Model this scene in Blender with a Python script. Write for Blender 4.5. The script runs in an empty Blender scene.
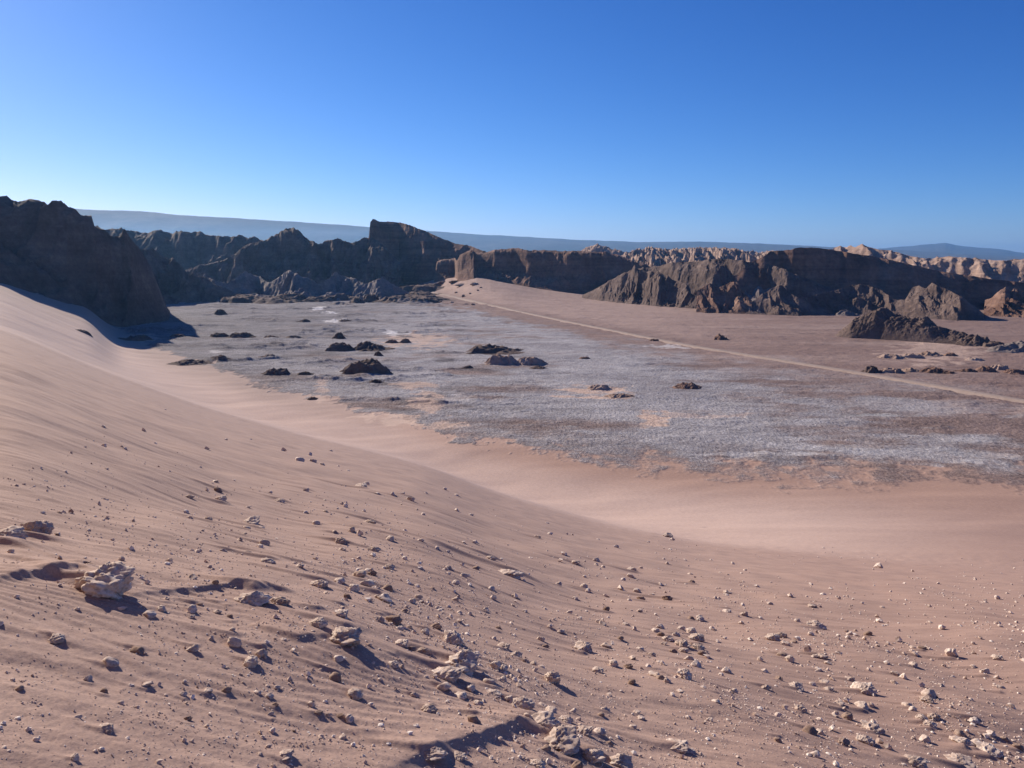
import bpy, bmesh, math, random
import numpy as np
from mathutils import Vector

# ------------------------------------------------------------------ camera, sky, sun, exposure
scene = bpy.context.scene
F = 750.0; HOR = 258.0
PITCH = math.atan((384 - HOR) / F)
cam_d = bpy.data.cameras.new("camera")
cam = bpy.data.objects.new("camera", cam_d)
scene.collection.objects.link(cam)
cam_d.sensor_width = 36.0
cam_d.lens = F / 1024 * 36.0
cam_d.clip_start = 0.05
cam_d.clip_end = 200000.0
cam.location = (0, 0, 0)
cam.rotation_euler = (math.pi / 2 - PITCH, 0, 0)
scene.camera = cam

SUN_AZ = -42.0      # degrees clockwise from +Y (negative = to the left)
SUN_EL = 26.5
world = bpy.data.worlds.new("World")
scene.world = world
world.use_nodes = True
wn = world.node_tree
for n in list(wn.nodes):
    wn.nodes.remove(n)
out = wn.nodes.new('ShaderNodeOutputWorld')
bg = wn.nodes.new('ShaderNodeBackground')
sky = wn.nodes.new('ShaderNodeTexSky')
sky.sky_type = 'NISHITA'
sky.sun_disc = False
sky.sun_elevation = math.radians(SUN_EL)
sky.sun_rotation = math.radians(SUN_AZ)
sky.altitude = 2500
sky.air_density = 1.0
sky.dust_density = 1.1
sky.ozone_density = 3.5
bg.inputs['Strength'].default_value = 0.09
# tone response of the sky per channel (a dry, deep blue desert sky)
sp = wn.nodes.new('ShaderNodeSeparateXYZ'); cb = wn.nodes.new('ShaderNodeCombineXYZ')
wn.links.new(sky.outputs[0], sp.inputs[0])
for ch, (k_, g_) in enumerate([(10.05, 1.775), (7.75, 1.305), (9.6, 1.0)]):
    m1 = wn.nodes.new('ShaderNodeMath'); m1.operation = 'MULTIPLY'; m1.inputs[1].default_value = 0.1
    m2 = wn.nodes.new('ShaderNodeMath'); m2.operation = 'POWER'; m2.inputs[1].default_value = g_
    m3 = wn.nodes.new('ShaderNodeMath'); m3.operation = 'MULTIPLY'; m3.inputs[1].default_value = k_
    wn.links.new(sp.outputs[ch], m1.inputs[0]); wn.links.new(m1.outputs[0], m2.inputs[0]); wn.links.new(m2.outputs[0], m3.inputs[0]); wn.links.new(m3.outputs[0], cb.inputs[ch])
wn.links.new(cb.outputs[0], bg.inputs[0])
wn.links.new(bg.outputs[0], out.inputs[0])

sun_d = bpy.data.lights.new("sun", 'SUN')
sun_d.energy = 5.0
sun_d.angle = math.radians(0.53)
sun_d.color = (1.0, 0.90, 0.77)
sun = bpy.data.objects.new("sun", sun_d)
scene.collection.objects.link(sun)
sdir = Vector((math.sin(math.radians(SUN_AZ)) * math.cos(math.radians(SUN_EL)),
               math.cos(math.radians(SUN_AZ)) * math.cos(math.radians(SUN_EL)),
               math.sin(math.radians(SUN_EL))))
sun.rotation_euler = sdir.to_track_quat('Z', 'Y').to_euler()
sun.location = (0, 0, 50)

scene.view_settings.view_transform = 'Standard'
scene.view_settings.look = 'None'
scene.view_settings.gamma = 1.0
scene.view_settings.exposure = 0.42
scene.view_settings.use_curve_mapping = False
HAZE_DENSITY = 0.000025
HAZE_G = 0.35

# ------------------------------------------------------------------ helpers
C = scene.collection
rng = np.random.default_rng(7)
random.seed(7)
_perm = np.random.default_rng(3).permutation(1024).astype(np.int64)
_gang = np.random.default_rng(4).uniform(0, 2 * np.pi, 1024)
_gx, _gy = np.cos(_gang), np.sin(_gang)

def gnoise(x, y, seed=0):
    x = np.asarray(x, float) + seed * 17.37; y = np.asarray(y, float) - seed * 9.71
    xi = np.floor(x).astype(np.int64); yi = np.floor(y).astype(np.int64)
    fx = x - xi; fy = y - yi
    def g(a, b, dx, dy):
        h = _perm[(_perm[(a & 1023)] + b) & 1023]
        return _gx[h] * dx + _gy[h] * dy
    sx = fx * fx * fx * (fx * (fx * 6 - 15) + 10); sy = fy * fy * fy * (fy * (fy * 6 - 15) + 10)
    n00 = g(xi, yi, fx, fy); n10 = g(xi + 1, yi, fx - 1, fy)
    n01 = g(xi, yi + 1, fx, fy - 1); n11 = g(xi + 1, yi + 1, fx - 1, fy - 1)
    a = n00 + sx * (n10 - n00); b = n01 + sx * (n11 - n01)
    return (a + sy * (b - a)) * 1.5          # about -1..1

def fbm(x, y, octv=5, gain=0.5, lac=2.03, seed=0):
    s = 0; a = 1.0; t = 0
    for i in range(octv):
        s = s + a * gnoise(x, y, seed + i * 3); t += a
        a *= gain; x = x * lac; y = y * lac
    return s / t * 1.6

def ridged(x, y, octv=5, gain=0.5, lac=2.1, seed=0):
    s = 0; a = 1.0; t = 0; w = 1.0
    for i in range(octv):
        n = 1 - np.abs(gnoise(x, y, seed + i * 5)) * 1.6
        n = np.clip(n, 0, 1) ** 2
        s = s + a * n * w; t += a
        w = np.clip(n * 1.6, 0, 1)
        a *= gain; x = x * lac; y = y * lac
    return s / t

def smooth(a, b, x):
    t = np.clip((x - a) / (b - a), 0, 1)
    return t * t * (3 - 2 * t)

CP, SP = math.cos(PITCH), math.sin(PITCH)
def uv(px, py):
    """direction of a photo pixel as X/Y and -Z/Y"""
    xc = (np.asarray(px, float) - 512) / F; yc = (384 - np.asarray(py, float)) / F
    Y = CP + yc * SP; Z = -SP + yc * CP
    return xc / Y, -Z / Y
def pix(u, v):
    """inverse of uv()"""
    d = CP + v * SP
    xc = u / d
    yc = (SP - v * CP) / d
    return 512 + xc * F, 384 - yc * F

def smooth_table(us, vals, width=0.05):
    """piecewise linear table over u, smoothed"""
    g = np.linspace(-2.2, 2.2, 1761)
    v = np.interp(g, us, vals)
    k = int(width / (g[1] - g[0])); ker = np.hanning(2 * k + 3); ker /= ker.sum()
    vv = np.convolve(np.pad(v, k + 1, mode='edge'), ker, mode='valid')
    return lambda u: np.interp(u, g, vv)

FLOOR = -70.0
def floor_pt(px, py, z=FLOOR):
    u, v = uv(px, py); Y = -z / v
    return u * Y, Y

# --- large shapes of the ground, from points of the place
edge_px = [(-400, 270), (-150, 296), (0, 324), (100, 366), (200, 402), (300, 430), (350, 441), (425, 460), (500, 488), (600, 516), (700, 534), (850, 548), (1024, 560), (1500, 600)]
eu, ev = uv([p[0] for p in edge_px], [p[1] for p in edge_px])
T_ve = smooth_table(eu, ev, 0.06)
T_Ye = smooth_table(eu, [420, 410, 400, 400, 365, 310, 290, 265, 235, 205, 185, 170, 160, 150], 0.08)
shore = [(-400, 235, 500), (-150, 262, 580), (0, 282, 650), (50, 298, 700), (100, 312, 735), (104, 321, None), (155, 350, None), (205, 363, None), (250, 384, None), (330, 400, None), (450, 436, None), (560, 455, None), (700, 468, None), (860, 474, None), (1024, 478, None), (1500, 480, None)]
su, sv = uv([p[0] for p in shore], [p[1] for p in shore])
sY = [p[2] if p[2] else -FLOOR / v for p, v in zip(shore, sv)]
T_Ys = smooth_table(su, sY, 0.03)
T_zs = smooth_table(su, [-v * Y for v, Y in zip(sv, sY)], 0.03)

rampt = [(380, 70.0, 1900, 1950), (400, 69, 1680, 1850), (430, 49, 1475, 1750), (475, 36, 1180, 1500), (505, 46, 1025, 1450), (540, 59, 950, 1430), (583, 67.5, 860, 1400), (640, 70, 800, 1300)]
ru_, _v = uv([p[0] for p in rampt], [290] * len(rampt))
T_rh = smooth_table(ru_, [70 - p[1] for p in rampt], 0.03)
T_r0 = smooth_table(ru_, [p[2] for p in rampt], 0.01); T_r1 = smooth_table(ru_, [p[3] for p in rampt], 0.01)

LEDGES = []   # small wind-cut lips of sand near the viewer: (world polyline, height, width)
BUMPS = []    # small swells: (x, y, rx, ry, h)

def base_ground(X, Y):
    """large form of the land (no small relief)"""
    X = np.asarray(X, float); Y = np.asarray(Y, float)
    Yc = np.maximum(Y, 0.5)
    u = np.clip(X / Yc, -2.1, 2.1)
    Xl = np.where(X < 0, 5.5 * np.tanh(X / 5.5), X)
    plane = -1.65 - 0.33 * Xl - 0.300 * Y
    cone = -1.65 - Y * T_ve(u)
    w = smooth(1.5, 14, Y)
    near = plane * (1 - w) + cone * w
    Ye, Ys = T_Ye(u), T_Ys(u)
    ze = -1.65 - Ye * T_ve(u); zs = np.minimum(T_zs(u), -0.028 * Ys)
    t = np.clip((Y - Ye) / (Ys - Ye), 0, 1)
    ap = ze + (zs - ze) * (t * (1.7 - 0.7 * t))
    far = zs + (FLOOR - zs) * smooth(0, 350, Y - Ys)
    apx = ze + (zs - ze) * 1.7 * np.minimum((Y - Ye) / (Ys - Ye), 0)
    lo_ = np.where(Y < Ye, apx, ap)
    cone2 = -1.65 - Y * T_ve(u); nr = np.where(Y < 14, near, cone2)
    kk = 4.0 + 16 * smooth(-0.15, 0.45, u)
    hq = np.clip(0.5 + 0.5 * (nr - lo_) / kk, 0, 1)
    sm = lo_ + (nr - lo_) * hq + kk * hq * (1 - hq)
    z = np.where(Y < Ys, sm, far + (cone2 * 0))
    # keep the join with the floor tight
    z = np.where((Y >= Ye) & (Y < Ys), ap + (sm - ap) * (1 - smooth(0.3, 0.95, t)), z)
    rr_ = np.clip((Y - T_r0(u)) / (T_r1(u) - T_r0(u)), 0, 1)
    z = z + T_rh(u) * rr_ ** 1.35 * (1 - smooth(0, 400, Y - T_r1(u)))
    return z

def detail_ground(X, Y):
    """small relief in metres"""
    X = np.asarray(X, float); Y = np.asarray(Y, float)
    R = np.sqrt(X * X + Y * Y)
    Yc = np.maximum(Y, 0.5); u = np.clip(X / Yc, -2.1, 2.1)
    Ye, Ys = T_Ye(u), T_Ys(u)
    near = 1 - smooth(0.75, 1.0, Y / Ye)
    fl = smooth(-15, 25, Y - Ys)
    d = np.zeros_like(X)
    # wavy drifts, long in X, of growing size with distance
    wx = X + 0.5 * gnoise(X / 3.0, Y / 3.0, 40)
    rot = 0.12
    A = wx * math.cos(rot) + Y * math.sin(rot); B = -wx * math.sin(rot) + Y * math.cos(rot)
    d = d + near * (0.022 * fbm(A / 2.6, B / 0.75, 3, 0.5, seed=1) * smooth(60, 10, R)
                    + 0.014 * fbm(A / 0.9, B / 0.30, 3, 0.5, seed=5) * smooth(30, 6, R)
                    + 0.09 * fbm(A / 22, B / 5, 4, 0.5, seed=8) * smooth(4, 30, R) 
                    + 0.10 * fbm(X / 3.2, Y / 3.2, 2, 0.5, seed=11) * smooth(2, 5, R))
    # sharp-sided drift lines
    n = gnoise(A / 6.0, B / 1.1, 21)
    lip = np.exp(-np.clip(n, 0, None) * 14) * smooth(-0.25, 0.02, n)
    d = d + near * 0.015 * lip * smooth(0.0, 0.5, gnoise(X / 7, Y / 7, 23) + 0.35) * smooth(80, 20, R)
    # wind ripples
    ph = (B * 1.0 + 0.35 * gnoise(A / 1.3, B / 1.3, 31) + 0.12 * X) / 0.105
    pat = smooth(0.05, 0.5, gnoise(X / 2.3, Y / 2.3, 33) + 0.10)
    d = d + near * 0.0030 * np.sin(ph * 2 * np.pi) * pat * smooth(16, 5, R)
    d = d + near * 0.0035 * fbm(X / 0.09, Y / 0.09, 3, 0.6, seed=50) * smooth(9, 3, R)
    # the lower sand and the salt flat
    low = 1 - near
    d = d + low * (1 - fl) * 0.5 * fbm(X / 60, Y / 25, 3, seed=60)
    br = smooth(0.0, 0.5, gnoise(X / 45, Y / 30, 66))
    d = d + fl * (0.13 * fbm(X / 1.5, Y / 3.0, 2, 0.6, seed=69) * smooth(650, 350, Y) + 0.30 * fbm(X / 9, Y / 9, 4, 0.6, seed=70) + 0.9 * br * fbm(X / 26, Y / 15, 4, 0.55, seed=74))
    lf = fl * smooth(60, -120, X) * smooth(-0.1, 0.4, gnoise(X / 90, Y / 45, 77))
    d = d + lf * 3.6 * ridged(X / 48, Y / 22, 4, seed=78) ** 1.5
    d = d * smooth(9000, 2500, R)
    for (pts, h, w) in LEDGES:
        P = np.array(pts)
        best = np.full(X.shape, 1e9); sgn = np.zeros_like(X); tt = np.zeros_like(X)
        msk = (np.abs(X - P[:, 0].mean()) < 3.5) & (np.abs(Y - P[:, 1].mean()) < 3.5)
        xs, ys = X[msk], Y[msk]
        b = np.full(xs.shape, 1e9); s_ = np.zeros_like(xs); t_ = np.zeros_like(xs)
        for i in range(len(P) - 1):
            a, c = P[i], P[i + 1]; ab = c - a; L = np.hypot(*ab)
            tq = np.clip(((xs - a[0]) * ab[0] + (ys - a[1]) * ab[1]) / L ** 2, 0, 1)
            dx = xs - a[0] - tq * ab[0]; dy = ys - a[1] - tq * ab[1]
            dd = np.hypot(dx, dy); cr = (ab[0] * dy - ab[1] * dx)
            m = dd < b
            b = np.where(m, dd, b); s_ = np.where(m, np.sign(cr), s_); t_ = np.where(m, (i + tq) / (len(P) - 1), t_)
        env = np.sin(np.clip(t_, 0, 1) * np.pi) ** 0.6 * h
        wob = 1 + 0.25 * gnoise(xs * 5, ys * 5, 90)
        up = np.exp(-(b / (w * 1.0 * wob)) ** 2) ; dn = np.exp(-(b / (w * 0.22 * wob)) ** 1.5) 
        dd_ = np.zeros_like(X); dd_[msk] = env * np.where(s_ > 0, up, dn * 1.25 - 0.25 * np.exp(-(b / (w * .8)) ** 2))
        d = d + dd_
    for (bx, by, rx, ry, h) in BUMPS:
        d = d + h * np.exp(-(((X - bx) / rx) ** 2 + ((Y - by) / ry) ** 2))
    return d

def ground(X, Y):
    return base_ground(X, Y) + detail_ground(X, Y)

def cast(px, py, fn=None):
    """ray from the viewpoint through a photo pixel to the land"""
    u, v = uv(px, py); u = float(u); v = float(v)
    Ys = np.exp(np.linspace(math.log(1.0), math.log(4000), 1600))
    h = (fn or base_ground)(u * Ys, Ys) + v * Ys
    i = np.argmax(h > 0)
    if h[i] <= 0: return u * 1000, 1000.0
    if i == 0: return u, 1.0
    a, b = Ys[i - 1], Ys[i]; t = -h[i - 1] / (h[i] - h[i - 1])
    Y = a + t * (b - a)
    return u * Y, Y

# lips and swells of the near sand
def ledge(pxs, h, w): LEDGES.append(([cast(*p) for p in pxs], h, w))
ledge([(360, 775), (430, 752), (480, 742), (520, 732), (560, 738), (600, 764)], 0.046, 0.24)
ledge([(-20, 590), (30, 584), (80, 580), (110, 592)], 0.05, 0.22)
ledge([(130, 604), (190, 600), (240, 598), (270, 604)], 0.03, 0.16)
ledge([(250, 636), (300, 652), (345, 650)], 0.03, 0.2)
for (px, py, rp, h) in [(345, 648, 55, .05), (690, 690, 70, .07), (540, 735, 60, .06), (455, 665, 60, .05), (270, 605, 50, .03), (105, 590, 50, .03),
                        (500, 575, 50, .05), (700, 650, 60, .05), (380, 600, 60, .04), (880, 745, 60, .05)]:
    bx, by = cast(px, py); r = rp / F * by
    BUMPS.append((bx, by, r * 1.3, r * 1.6, h))

def mesh_obj(name, verts, faces, mats, parent=None, smooth_=True):
    me = bpy.data.meshes.new(name)
    verts = np.asarray(verts, np.float32); faces = np.asarray(faces, np.int32)
    k = faces.shape[1]
    me.vertices.add(len(verts)); me.vertices.foreach_set('co', verts.ravel())
    me.loops.add(faces.size); me.loops.foreach_set('vertex_index', faces.ravel())
    me.polygons.add(len(faces))
    me.polygons.foreach_set('loop_start', np.arange(0, faces.size, k, dtype=np.int32))
    me.polygons.foreach_set('loop_total', np.full(len(faces), k, np.int32))
    me.polygons.foreach_set('use_smooth', np.full(len(faces), smooth_))
    me.update(calc_edges=True)
    for m in mats: me.materials.append(m)
    o = bpy.data.objects.new(name, me); C.objects.link(o)
    if parent: o.parent = parent
    return o

def grid_faces(nr, nc, off=0):
    i = np.arange(nr - 1)[:, None] * nc + np.arange(nc - 1)[None, :]
    return (np.stack([i, i + 1, i + nc + 1, i + nc], -1).reshape(-1, 4) + off)

def attr(me, name, rgb):
    a = me.attributes.new(name, 'FLOAT_COLOR', 'POINT')
    c = np.ones((len(rgb), 4), np.float32); c[:, :rgb.shape[1]] = rgb
    a.data.foreach_set('color', c.ravel())

# ------------------------------------------------------------------ materials
def new_mat(name):
    m = bpy.data.materials.new(name); m.use_nodes = True
    nt = m.node_tree; b = nt.nodes['Principled BSDF']
    b.inputs['Roughness'].default_value = 0.95
    b.inputs['Specular IOR Level'].default_value = 0.15
    return m, nt, b
def N(nt, t, **kw):
    n = nt.nodes.new(t)
    for k, v in kw.items():
        if k in n.inputs: n.inputs[k].default_value = v
        else: setattr(n, k, v)
    return n
def noise_node(nt, scale, detail=6, rough=0.6, vec=None, scl=None):
    n = N(nt, 'ShaderNodeTexNoise'); n.inputs['Scale'].default_value = scale
    n.inputs['Detail'].default_value = detail; n.inputs['Roughness'].default_value = rough
    if vec is None:
        g = N(nt, 'ShaderNodeNewGeometry'); vec = g.outputs['Position']
    if scl is not None:
        mp = N(nt, 'ShaderNodeMapping'); mp.inputs['Scale'].default_value = scl
        nt.links.new(vec, mp.inputs[0]); vec = mp.outputs[0]
    nt.links.new(vec, n.inputs['Vector'])
    return n
def ramp(nt, fac, stops):
    r = N(nt, 'ShaderNodeValToRGB')
    while len(r.color_ramp.elements) < len(stops): r.color_ramp.elements.new(0.5)
    for e, (p, c) in zip(r.color_ramp.elements, stops):
        e.position = p; e.color = tuple(c) + (1,) if len(c) == 3 else c
    nt.links.new(fac, r.inputs[0]); return r
def mix(nt, a, b, fac, mode='MIX'):
    m = N(nt, 'ShaderNodeMix'); m.data_type = 'RGBA'; m.blend_type = mode
    if isinstance(fac, (int, float)): m.inputs[0].default_value = fac
    else: nt.links.new(fac, m.inputs[0])
    for s, i in ((a, 6), (b, 7)):
        if isinstance(s, tuple): m.inputs[i].default_value = s + (1,)
        else: nt.links.new(s, m.inputs[i])
    return m.outputs[2]
def bump(nt, b, h, strength=0.5, dist=0.1, prev=None):
    n = N(nt, 'ShaderNodeBump'); n.inputs['Strength'].default_value = strength; n.inputs['Distance'].default_value = dist
    nt.links.new(h, n.inputs['Height'])
    if prev is not None: nt.links.new(prev, n.inputs['Normal'])
    nt.links.new(n.outputs[0], b.inputs['Normal'])
    return n.outputs[0]

def math_node(nt, op, a, b=None):
    m = N(nt, 'ShaderNodeMath'); m.operation = op
    for i, s in enumerate((a, b)):
        if s is None: continue
        if isinstance(s, (int, float)): m.inputs[i].default_value = s
        else: nt.links.new(s, m.inputs[i])
    return m.outputs[0]

# ground: sand and salt pan
M_ground, nt, b = new_mat('desert_ground')
at = N(nt, 'ShaderNodeAttribute'); at.attribute_name = 'tint'
am = N(nt, 'ShaderNodeAttribute'); am.attribute_name = 'mask'
sep = N(nt, 'ShaderNodeSeparateColor'); nt.links.new(am.outputs['Color'], sep.inputs[0])
col = at.outputs['Color']
# sand grain and mineral streaks (near)
g1 = noise_node(nt, 60, 4, 0.8); r1 = ramp(nt, g1.outputs[0], [(0.30, (.72, .72, .74)), (0.5, (1, 1, 1)), (0.72, (1.22, 1.2, 1.18))])
g2 = noise_node(nt, 1.1, 6, 0.65); r2 = ramp(nt, g2.outputs[0], [(0.3, (.90, .88, .88)), (0.7, (1.08, 1.08, 1.07))])
sandc = mix(nt, col, r1.outputs[0], 1.0, 'MULTIPLY'); sandc = mix(nt, sandc, r2.outputs[0], 1.0, 'MULTIPLY')
# salt pan: crust clods, at two sizes
s1 = noise_node(nt, 1.1, 4, 0.85, scl=(1, .5, 1)); q1 = ramp(nt, s1.outputs[0], [(0.36, (.50, .46, .46)), (0.48, (.86, .84, .84)), (0.56, (1.12, 1.11, 1.10)), (0.68, (1.65, 1.62, 1.6))])
s2 = noise_node(nt, 0.02, 8, 0.7, scl=(1, 1.8, 1)); q2 = ramp(nt, s2.outputs[0], [(0.35, (.78, .76, .77)), (0.5, (1, 1, 1)), (0.66, (1.2, 1.19, 1.17))])
s3 = noise_node(nt, 0.1, 6, 0.75, scl=(.8, 1.0, 1)); q3 = ramp(nt, s3.outputs[0], [(0.35, (.78, .76, .76)), (0.65, (1.2, 1.2, 1.2))])
saltc = mix(nt, col, q1.outputs[0], 1.0, 'MULTIPLY'); saltc = mix(nt, saltc, q2.outputs[0], 1.0, 'MULTIPLY'); saltc = mix(nt, saltc, q3.outputs[0], 1.0, 'MULTIPLY')
c = mix(nt, sandc, saltc, sep.outputs[0])
nt.links.new(c, b.inputs['Base Color'])
bn1 = bump(nt, b, g1.outputs[0], 0.35, 0.012)
hb = math_node(nt, 'MULTIPLY', s1.outputs[0], sep.outputs[0])
bump(nt, b, hb, 0.9, 0.9, bn1)

def rock_mat(name, c1, c2, c3, scale=0.05, bstr=0.8, bd=2.0, strata=0.0):
    m, nt, b = new_mat(name)
    n1 = noise_node(nt, scale, 8, 0.65)
    r = ramp(nt, n1.outputs[0], [(0.3, c1), (0.5, c2), (0.72, c3)])
    n2 = noise_node(nt, scale * 9, 8, 0.7)
    r2_ = ramp(nt, n2.outputs[0], [(0.25, (.68, .66, .66)), (0.55, (1, 1, 1)), (0.75, (1.3, 1.28, 1.25))])
    c = mix(nt, r.outputs[0], r2_.outputs[0], 1.0, 'MULTIPLY')
    if strata:
        n3 = noise_node(nt, scale * 2.0, 5, 0.6, scl=(.12, .12, 3.0))
        r3 = ramp(nt, n3.outputs[0], [(0.35, (.62, .58, .58)), (0.5, (1, 1, 1)), (0.62, (1.25, 1.2, 1.12))])
        c = mix(nt, c, r3.outputs[0], strata, 'MULTIPLY')
    nt.links.new(c, b.inputs['Base Color'])
    bump(nt, b, n2.outputs[0], bstr, bd)
    return m

M_red = rock_mat('red_clay_rock', (.15, .085, .062), (.23, .135, .10), (.32, .205, .155), 0.02, 0.9, 2.5, 0.7)
M_dark = rock_mat('dark_rock', (.10, .068, .056), (.155, .108, .09), (.24, .175, .145), 0.03, 0.9, 1.5, 0.3)
M_grey = rock_mat('grey_ash_rock', (.17, .135, .12), (.24, .195, .175), (.34, .28, .25), 0.03, 0.6, 1.0, 0.2)
M_tan = rock_mat('tan_clay_rock', (.26, .17, .125), (.38, .26, .20), (.50, .38, .31), 0.05, 0.8, 1.0, 0.4)
M_far = rock_mat('far_mountain_rock', (.055, .045, .042), (.08, .068, .062), (.13, .11, .10), 0.0006, 0.5, 60, 0.3)
M_road, nt, b = new_mat('dirt_road')
n1 = noise_node(nt, 0.4, 6, 0.7); r = ramp(nt, n1.outputs[0], [(0.3, (.30, .22, .18)), (0.7, (.43, .33, .27))])
nt.links.new(r.outputs[0], b.inputs['Base Color'])

def stone_mat(name, c1, c2, c3):
    m, nt, b = new_mat(name)
    tc = N(nt, 'ShaderNodeTexCoord')
    oi = N(nt, 'ShaderNodeObjectInfo')
    n1 = noise_node(nt, 2.3, 8, 0.72, vec=tc.outputs['Object'])
    r = ramp(nt, n1.outputs[0], [(0.32, c1), (0.5, c2), (0.68, c3)])
    vr = ramp(nt, oi.outputs['Random'], [(0, (.74, .70, .68)), (1, (1.0, 1.0, 1.0))])
    c = mix(nt, r.outputs[0], vr.outputs[0], 1.0, 'MULTIPLY')
    n2 = noise_node(nt, 9, 8, 0.75, vec=tc.outputs['Object'])
    r2_ = ramp(nt, n2.outputs[0], [(0.3, (.72, .68, .66)), (0.5, (.98, .98, .98)), (0.7, (1.06, 1.06, 1.06))])
    c = mix(nt, c, r2_.outputs[0], 1.0, 'MULTIPLY')
    nt.links.new(c, b.inputs['Base Color'])
    bump(nt, b, n2.outputs[0], 0.5, 0.004)
    return m
M_stone = stone_mat('pale_gypsum_stone', (.44, .32, .26), (.68, .55, .47), (.84, .75, .67))
M_stone_d = stone_mat('brown_stone', (.24, .16, .125), (.38, .27, .215), (.52, .40, .33))

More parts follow.
